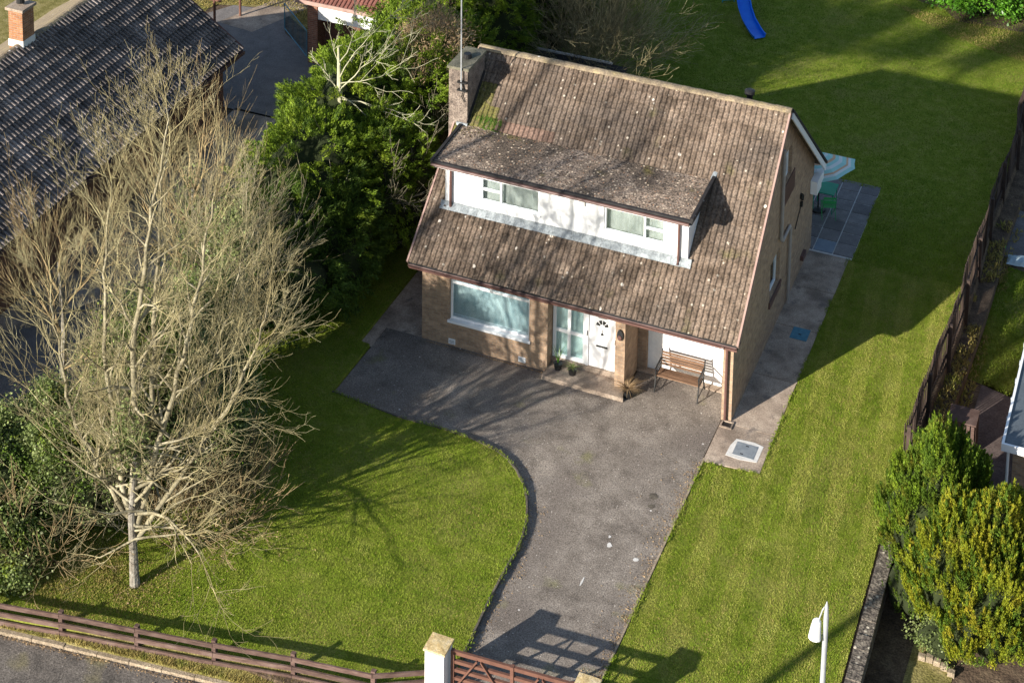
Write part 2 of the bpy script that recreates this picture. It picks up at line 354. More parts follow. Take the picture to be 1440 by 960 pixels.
# ground: one sheet with a drop along the right boundary
ys = [-BIG]+[-60, -12.3, -12.0]+[q[0] for q in FX[1:]]+[BIG]
rows = []
for y in ys:
    x = fx(y); zg = -.34 if y < -12.1 else -.02; rows.append([(-BIG, y, zg), (x+.12, y, zg), (x+.22, y, NZ), (BIG, y, NZ)])
V = [q for r_ in rows for q in r_]; F = []
for i in range(len(rows)-1):
    for k in range(3): F.append((i*4+k, i*4+k+1, (i+1)*4+k+1, (i+1)*4+k))
tag(mesh_obj('ground', V, F, M['soil']), kind='structure')

KERB = [(-10.02, -3.15), (-8.85, -3.27), (-7.97, -3.38), (-6.55, -3.34), (-5.9, -3.38), (-5.45, -3.47), (-5.1, -3.56), (-4.79, -3.70), (-4.4, -4.0), (-4.04, -4.42), (-3.8, -4.8), (-3.63, -5.18), (-3.48, -5.65), (-3.39, -6.09), (-3.35, -6.6), (-3.36, -7.13), (-3.35, -7.6), (-3.34, -8.14), (-3.29, -8.9), (-3.25, -9.58), (-3.2, -10.7)]
LAWNZ = .09
lawn_front = [(-30, -13.0), (-12.9, -12.9), (-9.7, -12.45), (-6.4, -11.95), (-4.3, -11.6), (-3.25, -10.9)]+KERB[::-1]+[(-10.05, 0.1), (-10.02, 9.0), (-14, 9.0), (-14, 0), (-15.5, -4), (-30, -13)]
# keep the polygon simple (no self crossing)
lawn_front = [(-15.8, -13.2), (-12.6, -12.86), (-10.8, -12.46), (-8.0, -11.96), (-5.7, -11.5), (-4.6, -11.38), (-3.6, -10.8), (-3.25, -10.75)]+KERB[::-1]+[(-10.03, -3.12), (-10.02, -.95), (-10.34, -.92), (-10.35, 9.0), (-14.2, 9.0), (-14.2, -3), (-15.8, -6)]
tag(MB().prism(lawn_front, -.4, LAWNZ).build('front_lawn', M['lawn']), kind='structure')
lawn_right = [(-.20, -12.6), (4.45, -12.6)]+[(fx(y)-.05, y) for y in (-7.3, -3.6, 0, 1.8, 3.2, 5.2, 7.4, 8.5)]+[(1.15, 8.5), (1.18, -1.62), (-.20, -1.78)]
tag(sheet('side_lawn', lawn_right, .012, M['lawn']), kind='structure')
lawn_back = [(1.3, 8.5)]+[(fx(y)-.05, y) for y in (8.5, 9.9, 12, 14.7, 16, 20, 23, 28)]+[(5, 40), (-14, 40), (-12.4, 8.0), (-9.2, 8.0), (-9.2, 9), (-2.5, 9.0), (-2.5, 12.8), (1.3, 12.8)]
tag(sheet('back_lawn', lawn_back, .012, M['lawnk']), kind='structure')
drive = KERB+[(-3.2, -12.2), (-.25, -12.2), (-.27, -1.75), (-.26, 1.3), (-2.9, 1.3), (-2.9, .02), (-9.96, .02)]
tag(sheet('driveway', drive, .006, M['asphalt']), kind='structure')
sp = sheet('side_path_left', [(-10.33, -.9), (-9.97, -.95), (-9.97, .0), (-8.85, .0), (-8.9, 9), (-10.33, 9)], .016, M['conc']); tag(sp, kind='structure')
# kerb stones of the drive: dark edging on the left curve, pale edging on the right
ked = thing('lawn_edging', (-3.4, -7, 0), 'dark curved concrete edging between the front lawn and the driveway', 'edging')
pts = []
for (x0, y0), (x1, y1) in zip(KERB, KERB[1:]):
    L_ = math.hypot(x1-x0, y1-y0); n = max(1, round(L_/.45))
    for k in range(n): pts.append(((x0+(x1-x0)*k/n, y0+(y1-y0)*k/n), (x0+(x1-x0)*(k+1)/n, y0+(y1-y0)*(k+1)/n)))
for q0, q1 in pts:
    d = (Vector(q1)-Vector(q0)); g_ = d.normalized()*.006; zt = LAWNZ+.022+random.uniform(-.006, .006)
    MB().bar((q0[0]+g_.x, q0[1]+g_.y, zt/2-.03), (q1[0]-g_.x, q1[1]-g_.y, zt/2-.03), .045, zt+.06).build('edging_stone', M['edging'], ked)
ked2 = thing('drive_edging', (-.24, -6, 0), 'thin pale straight concrete edging between the driveway and the side lawn', 'edging')
y = -11.6
while y < -1.8:
    MB().box(-.262+random.uniform(-.006, .006), -.215, y, y+.9, -.1, .035+random.uniform(-.008, .008)).build('edging_stone', M['kerb'], ked2); y += .908

# side path in poured bays
pth = thing('concrete_path', (.6, 3, 0), 'stained concrete path along the right gable of the house', 'path')
bays = [-1.72, -.1, 2.2, 4.6, 6.6, 8.52]
for i in range(5):
    y0, y1 = bays[i], bays[i+1]-.022
    x0 = -.24 if i == 0 else .0
    if i == 0: MB().prism([(-.24, -1.72), (1.2, -1.62), (1.185, y1), (-.005, y1), (-.24, y1)], -.1, .028).build('path_bay', M['conc'], pth)
    else: MB().box(.0, 1.18+.01*i, y0, y1, -.1, .028+.002*i).build('path_bay', M['conc'], pth)
# patio slabs
pat = thing('patio', (-.2, 11, 0), 'grey slab patio behind the right corner of the house', 'patio')
MB().box(-2.4, 1.30, 8.55, 12.75, -.1, .012).build('mortar_bed', M['mortar'], pat)
for i in range(6):
    for j in range(7):
        x0 = .685-.608*(i-1) if i else 1.293; x1 = x0; x0 = x1-.572
        y0 = 9.31+.608*(j-1)-.02; sk = 0.0
        blue = (abs(x1-.685) < .01 and j == 0)
        if j == 0: y0 = 8.62
        hh = .030+random.uniform(-.004, .004)
        MB().box(x0, x1, y0+.01, y0+(.578 if j else .64), .0, hh).build('paving_slab', M['slabblue'] if blue else M['slab'], pat)

# road, kerb, verge beyond the front fence
def strip(name, top, bot, m):
    n = len(top); V_ = top+bot; return mesh_obj(name, V_, [(i, i+1, n+i+1, n+i) for i in range(n-1)], m)
KL = [(-17.5, -13.75), (-13.05, -13.12), (-10.7, -12.80), (-8.4, -12.50), (-5.5, -12.14), (-3.2, -12.0), (6, -12.0)]
VT = [(-17.5, -13.45), (-13.05, -12.90), (-10.7, -12.42), (-8.4, -12.0), (-5.5, -11.45), (-3.3, -11.2), (6, -11.2)]
tag(strip('grass_verge', [(x, y, .0) for x, y in VT], [(x, y+.03, -.125) for x, y in KL], M['verge']), kind='structure')
tag(mesh_obj('road', [(-60, -60, -.19), (60, -60, -.19), (60, -12.0, -.19)]+[(x, y-.02, -.19) for x, y in KL[::-1]]+[(-60, -20.2, -.19)], [tuple(range(len(KL)+4))], M['road']), kind='structure')
kb = thing('road_kerb', (-9, -12.9, -.3), 'pale worn kerb between the road and the dry verge', 'kerb')
for q0, q1 in zip(KL, KL[1:-1]):
    L_ = math.hypot(q1[0]-q0[0], q1[1]-q0[1]); n = round(L_/.9)
    for k in range(n):
        A = Vector(q0).lerp(Vector(q1), (k+.01)/n); B = Vector(q0).lerp(Vector(q1), (k+.99)/n); jz = random.uniform(-.012, .008)
        MB().bar((A.x, A.y, -.17+jz), (B.x, B.y, -.17+jz), .10, .12).build('kerb_stone', M['kerb'], kb)

# neighbour ground on the left: drive, pale concrete apron, back yard
tag(sheet('neighbour_drive', [(-40, -14), (-15.9, -13.2), (-15.9, -5), (-15.5, 1), (-18.3, -1.4), (-20.2, -4.8), (-40, -14)][:6], .0, M['ndrive']), kind='structure')
tag(sheet('concrete_apron', [(-20.2, -5.4), (-18.1, -2.2), (-15.6, .6), (-15.6, 9), (-20.2, 9)], .008, M['conc']), kind='structure')
tag(sheet('neighbour_yard', [(-27, 8.9), (-15.5, 8.9), (-15.5, 13.4), (-19.5, 13.4), (-21.4, 14.6), (-22.4, 16.2), (-24.4, 15.9), (-25.3, 14.3), (-27, 14.2)], .008, M['ndrive']), kind='structure')
tag(sheet('neighbour_path', [(-24.2, 14.4), (-22.6, 14.2), (-20.5, 20), (-22.0, 20)], .013, M['conc']), kind='structure')
tag(sheet('neighbour_lawn', [(-60, 8.8), (-27.2, 8.8), (-25.6, 14.1), (-25.0, 15.7), (-22.6, 16.4), (-20, 14.5), (-16, 18), (-16, 60), (-60, 60)], .004, M['verge']), kind='structure')
# neighbour ground on the right
tag(sheet('neighbour_side_lawn', [(5.0, 5.2), (9, 4), (9, 10.3), (5.6, 11.0), (5.3, 9)], NZ+.008, M['lawn']), kind='structure')
tag(sheet('neighbour_side_yard', [(5.5, -3), (9, -3), (9, 3.9), (5.7, 5.2)], NZ+.008, M['yard']), kind='structure')
tag(sheet('neighbour_dry_bed', [(5.6, -9), (6.7, -8.6), (6.6, -3.5), (5.7, -3.9)], NZ+.012, M['verge']), kind='structure')
pv = thing('neighbour_paving', (5.9, 13, NZ), 'pale blue grey concrete slabs in the garden beyond the dark fence', 'paving')
for (x0, x1) in ((5.02, 5.98), (6.0, 6.98), (7.0, 8)):
    for (y0, y1) in ((11.5, 12.9), (12.92, 14.3)): MB().box(x0, x1, y0, y1, NZ-.05, NZ+.03).build('paving_slab', M['slab'], pv)

# covers
t = thing('manhole_cover', (.64, -.95, .03), 'galvanised manhole cover set in pale mortar at the near end of the path', 'manhole cover')
MB().prism([(.22, -1.30), (.60, -1.33), (1.03, -1.26), (1.04, -.62), (.78, -.56), (.32, -.60), (.24, -.9)], .02, .034).build('mortar_surround', M['mortar'], t)
c_ = MB().box(.37, .92, -1.20, -.70, .03, .043).build('cover_plate', M['cover'], t)
MB().box(.62, .70, -.80, -.77, .043, .047).build('lifting_slot', M['black'], c_); MB().box(.55, .63, -1.13, -1.10, .043, .047).build('lifting_slot', M['black'], c_)
t = thing('drain_cover', (.76, 4.35, .03), 'square blue drain cover in the shaded part of the concrete path', 'drain cover')
c_ = MB().box(.52, 1.0, 4.08, 4.62, .03, .044).build('cover_plate', M['bluecover'], t)
MB().box(.72, .80, 4.30, 4.34, .044, .048).build('lifting_slot', M['black'], c_)
t = thing('gully', (-.05, -.22, 0), 'dark open drain gully under the brown downpipe at the front corner', 'drain gully')
MB().box(-.22, .10, -.32, -.28, 0, .06).box(-.22, .10, -.08, -.04, 0, .06).box(-.22, -.18, -.28, -.08, 0, .06).box(.06, .10, -.28, -.08, 0, .06).build('gully_surround', M['conc'], t)
MB().box(-.18, .06, -.28, -.08, .0, .032).build('gully_grate', M['black'], t)
# patch repairs and spilled paint on the drive are marks in the tarmac sheet
for (cx, cy, w, h, m_, nm) in ((-.98, -3.45, .13, .07, 'edging', 'tar_patch'), (-.92, -3.78, .11, .05, 'edging', 'tar_patch')):
    P_ = [(cx+w*math.cos(t_)*random.uniform(.6, 1.1), cy+h*2*math.sin(t_)*random.uniform(.6, 1.1)) for t_ in np.linspace(0, 6.28, 12)[:-1]]
    tag(sheet(nm, P_, .011, M[m_]), kind='structure')
for (cx, cy, w, h) in ((-1.43, -5.42, .07, .10), (-.72, -5.60, .08, .07), (-1.62, -6.75, .03, .16), (-1.52, -5.15, .04, .05)):
    P_ = [(cx+w*math.cos(t_)*random.uniform(.5, 1.1), cy+h*math.sin(t_)*random.uniform(.5, 1.1)) for t_ in np.linspace(0, 6.28, 10)[:-1]]
    tag(sheet('paint_splash', P_, .012, M['mortar']), kind='structure')

# ================================================================ THE HOUSE
H = thing('house', (-4.4, 4.4, 0), 'buff brick chalet house with a white dormer and brown tiled roof', 'house')
HW, HD = 8.88, 8.76
SL = .8444; Z0, Y0 = 2.512, -.464
def zr(y): return Z0+(y-Y0)*SL
RY, RZ = 4.40, zr(4.40)
# front wall left of the porch
win = (-8.05, -5.68, .78, 2.10)
wall_with_holes(-8.61, -5.15, 0, 2.62, [win], .28, lambda u, d, z: (u, d, z)).build('front_wall', M['brick'], H)
MB().box(-5.15-.28, -5.152, .28, .9, 0, 2.6).build('porch_return', M['brick'], H)
MB().box(-3.22, -2.95, .0, 1.25, 0, 2.62).build('porch_pillar', M['brick'], H)
MB().box(-2.95, -2.70, 1.13, 1.40, 0, 2.62).build('garage_pier', M['brick'], H)
gd = wall_with_holes(-2.70, -.0, .03, 2.62, [], .12, lambda u, d, z: (u, 1.25+d, z)).build('garage_wall', M['white'], H)
# right gable (pentagon), window openings cut as grid below and gable above: build as a solid slab with recessed windows boxed in
def gable(x0, x1, holes=()):
    m_ = MB(); eps = .06
    def top(y): return (zr(y) if y <= RY else RZ-(y-RY)*SL)-eps
    ysp = sorted({0.0, RY, HD, *[h[0] for h in holes], *[h[1] for h in holes]})
    for i in range(len(ysp)-1):
        A, B = ysp[i], ysp[i+1]; hs = [h for h in holes if h[0] <= A+1e-6 and B <= h[1]+1e-6]
        segs = []; z = 0.0
        for h in sorted(hs, key=lambda h: h[2]): segs.append((z, z, h[2], h[2])); z = h[3]
        segs.append((z, z, top(A), top(B)))
        for (za, zb, zc, zd) in segs:
            for x in (x0, x1): m_.add([(x, A, za), (x, B, zb), (x, B, zd), (x, A, zc)], [(0, 1, 2, 3) if x == x1 else (3, 2, 1, 0)])
    for h in holes:
        ya, yb, za, zb = h
        m_.add([(x0, ya, za), (x1, ya, za), (x1, yb, za), (x0, yb, za)], [(0, 1, 2, 3)]); m_.add([(x0, ya, zb), (x0, yb, zb), (x1, yb, zb), (x1, ya, zb)], [(0, 1, 2, 3)])
        m_.add([(x0, ya, za), (x0, ya, zb), (x1, ya, zb), (x1, ya, za)], [(0, 1, 2, 3)]); m_.add([(x0, yb, za), (x1, yb, za), (x1, yb, zb), (x0, yb, zb)], [(0, 1, 2, 3)])
    for (ya, yb) in ((0, 0), (HD, HD)): m_.add([(x0, ya, 0), (x1, ya, 0), (x1, ya, top(ya)), (x0, ya, top(ya))], [(0, 1, 2, 3)])
    return m_
SW = [(4.98, 5.72, 4.02, 4.98), (3.68, 4.75, 1.25, 2.32)]
# the corner pier stands at y<.95 on the front; the gable wall starts behind its face
gable(-.27, .0025, SW).build('right_gable', M['brick'], H)
gable(-HW, -HW+.27).build('left_gable', M['brick'], H)
MB().box(-HW, 0, HD-.28, HD, 0, 2.5).build('back_wall', M['brick'], H)
# dark inside so the windows look into rooms
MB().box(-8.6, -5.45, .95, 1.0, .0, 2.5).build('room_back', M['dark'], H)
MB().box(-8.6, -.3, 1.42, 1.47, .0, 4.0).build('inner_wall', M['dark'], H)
# roof deck and tiles
roof = thing('roof_group', (0, 0, 0), 'x', 'x'); bpy.data.objects.remove(roof)
RX0, RX1 = -9.11, .23
def slope_slab(y0, z0, y1, z1, x0, x1, th=.10):
    n = Vector((0, -(z1-z0), (y1-y0))).normalized()
    if n.z < 0: n = -n
    o_ = n*(-th)
    V = [(x0, y0, z0), (x1, y0, z0), (x1, y1, z1), (x0, y1, z1)]
    V += [(v[0], v[1]+o_.y, v[2]+o_.z) for v in V]
    return MB().add(V, [(0, 1, 2, 3), (7, 6, 5, 4), (0, 4, 5, 1), (1, 5, 6, 2), (2, 6, 7, 3), (3, 7, 4, 0)])
dk = -.05
roof = slope_slab(Y0, Z0+dk, RY, RZ+dk, RX0+.02, RX1-.03).build('roof', M['felt'], H)
YB = 9.22; ZB = RZ-(YB-RY)*SL
slope_slab(YB, ZB, RY+.002, RZ, RX0, RX1, .07).build('back_roof', M['tile'], H)
def tile_mesh(name, w, g, m, hgt=.032, lift=.030, prof=None):
    prof = prof or [(0, 0), (.07, .012), (.20, 1), (.40, .95), (.50, .0), (.57, .012), (.70, 1), (.90, .95), (1, 0)]
    V = []; F = []
    n = len(prof)
    for (u, h) in prof:
        V.append((u*w, 0, h*hgt+lift)); 
    for (u, h) in prof: V.append((u*w, g*1.04, h*hgt+.002))
    for (u, h) in prof: V.append((u*w, .004, h*hgt+lift-.022))
    for i in range(n-1):
        F.append((i, i+1, n+i+1, n+i)); F.append((2*n+i, 2*n+i+1, i+1, i))
    me = bpy.data.meshes.new(name); me.from_pydata(V, [], F); me.update(); me.materials.append(m)
    return me, np.array(V), F
TJ = .02
def tile_roof(parent, orig, U, Vd, cols, rows_, w, g, m, skip, special, near, limit=300, hgt=.032, lift=.030, prof=None, jitter=.016):
    """orig world corner, U across, Vd up slope (unit). special(c, r)->material or None"""
    U = Vector(U).normalized(); Vd = Vector(Vd).normalized(); Nn = U.cross(Vd)
    me, TV, TF = tile_mesh('tile', w, g, m, hgt, lift, prof)
    alt = {}
    cells = []
    for r_ in range(rows_):
        for c in range(cols):
            q = Vector(orig)+U*(w*c)+Vd*(g*r_)
            ctr = q+U*w/2+Vd*g/2
            if skip(ctr): continue
            cells.append((near(ctr), q, special(ctr)))
    cells.sort(key=lambda e: e[0])
    base = origin(parent)
    rot = Matrix((U, Vd, Nn)).transposed()
    sv = {}; 
    for k, (dn, q, sm) in enumerate(cells):
        q2 = q+Nn*random.uniform(-.003, .004)+Vd*random.uniform(-jitter, jitter)*.6
        if k < limit:
            if sm is None: mm = me
            else:
                if sm not in alt: alt[sm] = me.copy(); alt[sm].materials.clear(); alt[sm].materials.append(M[sm])
                mm = alt[sm]
            o = bpy.data.objects.new('tile', mm); COL.objects.link(o); o.parent = parent; o.location = q2-base
            e = rot @ Matrix.Rotation(random.uniform(-jitter, jitter), 3, 'Z')
            o.rotation_euler = e.to_euler()
        else:
            R3 = np.array(rot @ Matrix.Rotation(random.uniform(-jitter, jitter), 3, 'Z'))
            sv.setdefault(sm, []).append((TV@R3.T)+np.array(q2))
    for sm, L_ in sv.items():
        n = len(TV); F_ = []
        for i in range(len(L_)): F_ += [tuple(i*n+j for j in f) for f in TF]
        o = mesh_obj('tile_field', np.concatenate(L_), F_, m if sm is None else M[sm], parent); o['kind'] = 'stuff'
CP = Vector((11, -42.6, 32))
slen = math.hypot(RY-Y0, RZ-Z0)
DX0, DX1, DY, DZ0, DZ1 = -8.59, -1.56, .86, 3.63, 4.93
def hskip(c):
    if DX0-.02 < c.x < DX1+.0 and c.y > DY-.05 and c.z < 5.0: return True
    if -9.3 < c.x < -8.72 and 2.6 < c.y < 3.75: return True
    return False
def hspecial(c):
    if -7.95 < c.x < -6.2 and 5.08 < c.z < 5.4: return 'tile_red'
    if c.x < -8.05 and 4.95 < c.z < 6.0 and c.x < -8.2+(6.0-c.z)*.35: return 'tile_moss'
    return None
tile_roof(roof, (RX0, Y0, Z0), (1, 0, 0), (0, 1, SL), 31, 19, (RX1-RX0)/31, slen/19, M['tile'], hskip, hspecial, lambda c: (c-CP).length-(1.5 if c.z > 5 else 0))
# ridge tiles
for i in range(21):
    x0 = RX0+i*(RX1-RX0)/21; x1 = x0+(RX1-RX0)/21+.015
    m_ = MB(); hz = random.uniform(-.006, .006); ring = []
    for xx, rr in ((x0, .150), (x1, .138)):
        for k in range(7):
            t_ = math.pi*(k/6)*.9+.05*math.pi; ring.append((xx, RY+math.cos(t_)*rr, RZ-.03+hz+math.sin(t_)*rr*.72))
    F_ = [(k, k+1, 7+k+1, 7+k) for k in range(6)]+[(0, 1, 2, 3, 4, 5, 6), (13, 12, 11, 10, 9, 8, 7)]
    m_.add(ring, F_); m_.build('ridge_tile', M['ridge'], roof)
# verge strips, fascia, gutters
MB().bar((RX1-.01, Y0, Z0+.0), (RX1-.01, RY, RZ+.0), .05, .13, (0, -SL, 1)).build('verge_board', M['pinkbr'], roof)
MB().bar((RX0+.0, Y0, Z0+.0), (RX0+.0, RY, RZ+.0), .05, .12, (0, -SL, 1)).build('verge_board', M['pinkbr'], roof)
MB().bar((RX1+.02, YB-.05, ZB-.11), (RX1+.02, RY+.1, RZ-.19), .04, .17, (0, SL, 1)).build('bargeboard', M['upvc'], roof)
MB().bar((RX1-.02, YB+.05, ZB+.02), (RX1-.02, RY+.05, RZ+.0), .16, .07, (0, SL, 1)).build('back_verge', M['felt'], roof)
MB().box(.012, .22, 8.30, 8.85, 1.98, 2.40).prism([(.012, 8.85), (.22, 8.85), (.22, 9.15), (.012, 9.15)], 2.10, 2.34).build('boxed_eave', M['upvc'], H)
MB().box(RX0+.04, RX1-.04, -.44, .0, 2.33, 2.36).build('soffit', M['brownpl'], H)
MB().box(RX0+.03, RX1-.03, -.465, -.442, 2.36, 2.46).build('fascia', M['brownpl'], H)
g_ = MB(); 
for k in range(5):
    t0 = math.pi+math.pi*k/5; t1 = math.pi+math.pi*(k+1)/5; rr = .038
    g_.add([(RX0+.02, -.505+rr*math.cos(t0), 2.47+rr*math.sin(t0)), (RX1-.05, -.505+rr*math.cos(t0), 2.47+rr*math.sin(t0)), (RX1-.05, -.505+rr*math.cos(t1), 2.47+rr*math.sin(t1)), (RX0+.02, -.505+rr*math.cos(t1), 2.47+rr*math.sin(t1))], [(0, 1, 2, 3)])
g_.build('gutter', M['brownpl'], H)
MB().tube([(-.17, -.50, 2.42), (-.17, -.30, 2.28), (-.15, -.07, 2.15), (-.15, -.06, .08)], .04).build('downpipe', M['brownpl'], H)
# front window
def window(parent, x0, x1, z0, z1, y, verts=(), hors=(), fr=.06, glass='glass', cur='curtain', dep=.07, cur_off=.14, axis='x'):
    pl = (lambda u, d, z: (u, y+d, z)) if axis == 'x' else (lambda u, d, z: (y-d, u, z))
    def bx(mb_, u0, u1, d0, d1, z0_, z1_):
        A = pl(u0, d0, z0_); B = pl(u1, d1, z1_)
        mb_.box(min(A[0], B[0]), max(A[0], B[0]), min(A[1], B[1]), max(A[1], B[1]), z0_, z1_)
    m_ = MB(); bx(m_, x0, x1, 0, dep, z0, z0+fr); bx(m_, x0, x1, 0, dep, z1-fr, z1); bx(m_, x0, x0+fr, 0, dep, z0+fr, z1-fr); bx(m_, x1-fr, x1, 0, dep, z0+fr, z1-fr)
    w = m_.build('window', M['upvc'], parent)
    for v in verts:
        m2 = MB(); bx(m2, v-fr*.5, v+fr*.5, .003, dep-.003, z0+fr, z1-fr); m2.build('mullion', M['upvc'], w)
    for (u0, u1, z) in hors:
        m2 = MB(); bx(m2, u0, u1, .005, dep-.005, z-fr*.5, z+fr*.5); m2.build('transom', M['upvc'], w)
    m3 = MB(); bx(m3, x0+fr*.5, x1-fr*.5, dep*.45, dep*.45+.008, z0+fr*.5, z1-fr*.5); m3.build('pane', M[glass], w)
    if cur:
        n = int((x1-x0)/.035); V_ = []; F_ = []
        for i in range(n+1):
            u = x0+(x1-x0)*i/n; d = cur_off+.004*math.sin(i*1.9)+.006*math.sin(i*.5)
            V_ += [pl(u, d, z0+.02), pl(u, d, z1)]
            if i: F_.append((2*i-2, 2*i, 2*i+1, 2*i-1))
        mesh_obj('net_curtain', V_, F_, M[cur], w, True)
    return w
wl_ = (win[1]-win[0])
w = window(H, win[0], win[1], win[2], win[3], .10, verts=(), hors=[(win[0]+.05, win[1]-.05, 1.86)], cur='curtain')
MB().box(-6.89, -6.83, .105, .16, 1.89, 2.05).build('mullion', M['upvc'], w)
MB().box(win[0]-.04, win[1]+.04, -.05, .10, .72, .785).build('window_sill', M['upvc'], H)
# porch screen and door
scr = window(H, -5.13, -4.17, .27, 2.28, .36, verts=(-4.66,), hors=[(-5.08, -4.22, 1.08)], fr=.09, glass='frost', cur='curtain', cur_off=.10)
dr = MB().box(-4.17, -4.10, .345, .44, .16, 2.28).box(-3.30, -3.225, .345, .44, .16, 2.28).box(-4.10, -3.30, .345, .44, 2.12, 2.28).box(-4.10, -3.30, .345, .44, .16, .20).build('door_frame', M['upvc'], H)
door = MB().box(-4.095, -3.305, .375, .42, .205, 2.115).build('door', M['upvc'], H)
MB().box(-3.88, -3.56, .362, .374, .88, .93).build('letterbox', M['black'], door)
MB().tube([(-3.72, .372, 1.28), (-3.72, .345, 1.28)], .035, 10).box(-3.727, -3.713, .36, .374, 1.30, 1.40).build('door_knocker', M['black'], door)
MB().box(-3.355, -3.335, .335, .374, 1.08, 1.20).build('door_handle', M['black'], door)
MB().box(-4.145, -4.12, .325, .345, 1.16, 1.30).build('door_hinge', M['black'], door)
cx_, cz_ = -3.72, 1.50
for k in range(4):
    t0 = math.pi*(k/4)+.09; t1 = math.pi*((k+1)/4)-.09; m_ = MB(); V_ = []
    for t_ in (t0, (t0+t1)/2, t1): V_ += [(cx_+.18*math.cos(t_), .3745, cz_+.18*math.sin(t_)), ]
    V_ += [(cx_+.07*math.cos(t1), .3745, cz_+.07*math.sin(t1)), (cx_+.07*math.cos(t0), .3745, cz_+.07*math.sin(t0))]
    V2 = [(x, y-.008, z) for x, y, z in V_]; n = 5
    m_.add(V_+V2, [(0, 1, 2, 3, 4), (9, 8, 7, 6, 5)]+[(i, (i+1) % n, n+(i+1) % n, n+i) for i in range(n)]).build('fanlight_pane', M['black'], door)
MB().box(-3.84, -3.60, .366, .374, 1.75, 1.77).build('fanlight_line', M['black'], door)
MB().box(-5.15, -3.22, .30, .50, .12, .265).build('door_sill', M['conc'], H)
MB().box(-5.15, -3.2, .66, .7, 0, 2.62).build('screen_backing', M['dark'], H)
MB().prism([(-5.17, -.36), (-2.84, -.38), (-2.96, -.01), (-3.2, -.01), (-3.2, .44), (-5.15, .44), (-5.16, .30)], 0, .125).build('doorstep', M['conc'], H)
MB().box(-2.94, -.28, 1.02, 1.24, .0, .035).build('garage_threshold', M['conc'], H)
# air vents
for (x0, x1, z0, z1) in ((-8.06, -7.86, .07, .22), (-5.98, -5.77, .10, .25)):
    v_ = MB().box(x0, x1, -.02, -.002, z0, z1).build('air_vent', M['upvc'], H)
    for k in range(3): MB().box(x0+.02, x1-.02, -.026, -.0205, z0+.03+k*.035, z0+.045+k*.035).build('louvre', M['lead'], v_)
# wall lamp beside the door
t = thing('wall_lamp', (-3.08, 0, 1.68), 'oval black wall lamp on the brick pillar beside the front door', 'lamp')
V_ = []; m_ = MB()
ring = [(-3.08+.085*math.cos(k*math.pi/6), 1.68+.155*math.sin(k*math.pi/6)) for k in range(12)]
m_.add([(x, -.003, z) for x, z in ring]+[(x, -.06, z) for x, z in ring], [tuple(range(12)), tuple(range(23, 11, -1))]+[(i, (i+1) % 12, 12+(i+1) % 12, 12+i) for i in range(12)]).build('lamp_body', M['black'], t)
ring = [(-3.08+.055*math.cos(k*math.pi/6), 1.62+.07*math.sin(k*math.pi/6)) for k in range(12)]
MB().add([(x, -.06, z) for x, z in ring]+[(x, -.085, z) for x, z in ring], [tuple(range(12)), tuple(range(23, 11, -1))]+[(i, (i+1) % 12, 12+(i+1) % 12, 12+i) for i in range(12)]).build('lamp_glass', M['brownpl'], t)

# dormer
D_ = wall_with_holes(DX0, DX1, DZ0-.1, DZ1, [(-7.53, -5.78, 3.98, 4.70), (-3.92, -2.20, 3.98, 4.70)], .12, lambda u, d, z: (u, DY+d, z)).build('dormer_wall', M['white'], H)
for x0 in (DX0, DX1-.1):
    ytop = (DZ1-Z0)/SL+Y0
    m_ = MB(); V_ = [(x0, DY+.12, DZ0+.0), (x0, ytop+.05, DZ1), (x0, DY+.12, DZ1)]
    V_ += [(x+.1, y, z) for x, y, z in V_]
    m_.add(V_, [(0, 1, 2), (5, 4, 3), (0, 3, 4, 1), (1, 4, 5, 2), (2, 5, 3, 0)]).build('dormer_cheek', M['white'], H)
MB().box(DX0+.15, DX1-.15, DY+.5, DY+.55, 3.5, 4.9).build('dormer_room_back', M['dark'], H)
window(H, -7.53, -5.78, 3.98, 4.70, DY+.03, verts=(-6.93,), hors=[(-7.48, -6.96, 4.34)], fr=.055, glass='glassd', cur='curtain2')
window(H, -3.92, -2.20, 3.98, 4.70, DY+.03, verts=(-2.78,), hors=[(-2.75, -2.25, 4.34)], fr=.055, glass='glassd', cur='curtain2')
for (x0, x1) in ((-7.57, -5.74), (-3.96, -2.16)): MB().box(x0, x1, DY-.035, DY-.001, 3.945, 3.985).build('dormer_sill', M['upvc'], H)
# small alarm-like vent box
MB().box(-4.62, -4.46, DY-.05, DY-.002, 4.58, 4.80).build('extractor_vent', M['mortar'], H)
# flashing apron in front of the dormer
n_ = 26
for i in range(n_):
    x0 = DX0-.12+i*(DX1-DX0+.24)/n_; x1 = x0+(DX1-DX0+.24)/n_-.006; j_ = random.uniform(-.004, .004)
    y0 = DY-.14+j_; V_ = [(x0, y0, zr(y0)+.062), (x1, y0, zr(y0)+.062), (x1, DY-.015, zr(DY)+.075), (x0, DY-.015, zr(DY)+.075), (x0, DY-.012, DZ0+.14), (x1, DY-.012, DZ0+.14)]
    MB().add(V_, [(0, 1, 2, 3), (3, 2, 5, 4)]).build('flashing', M['lead'], H)
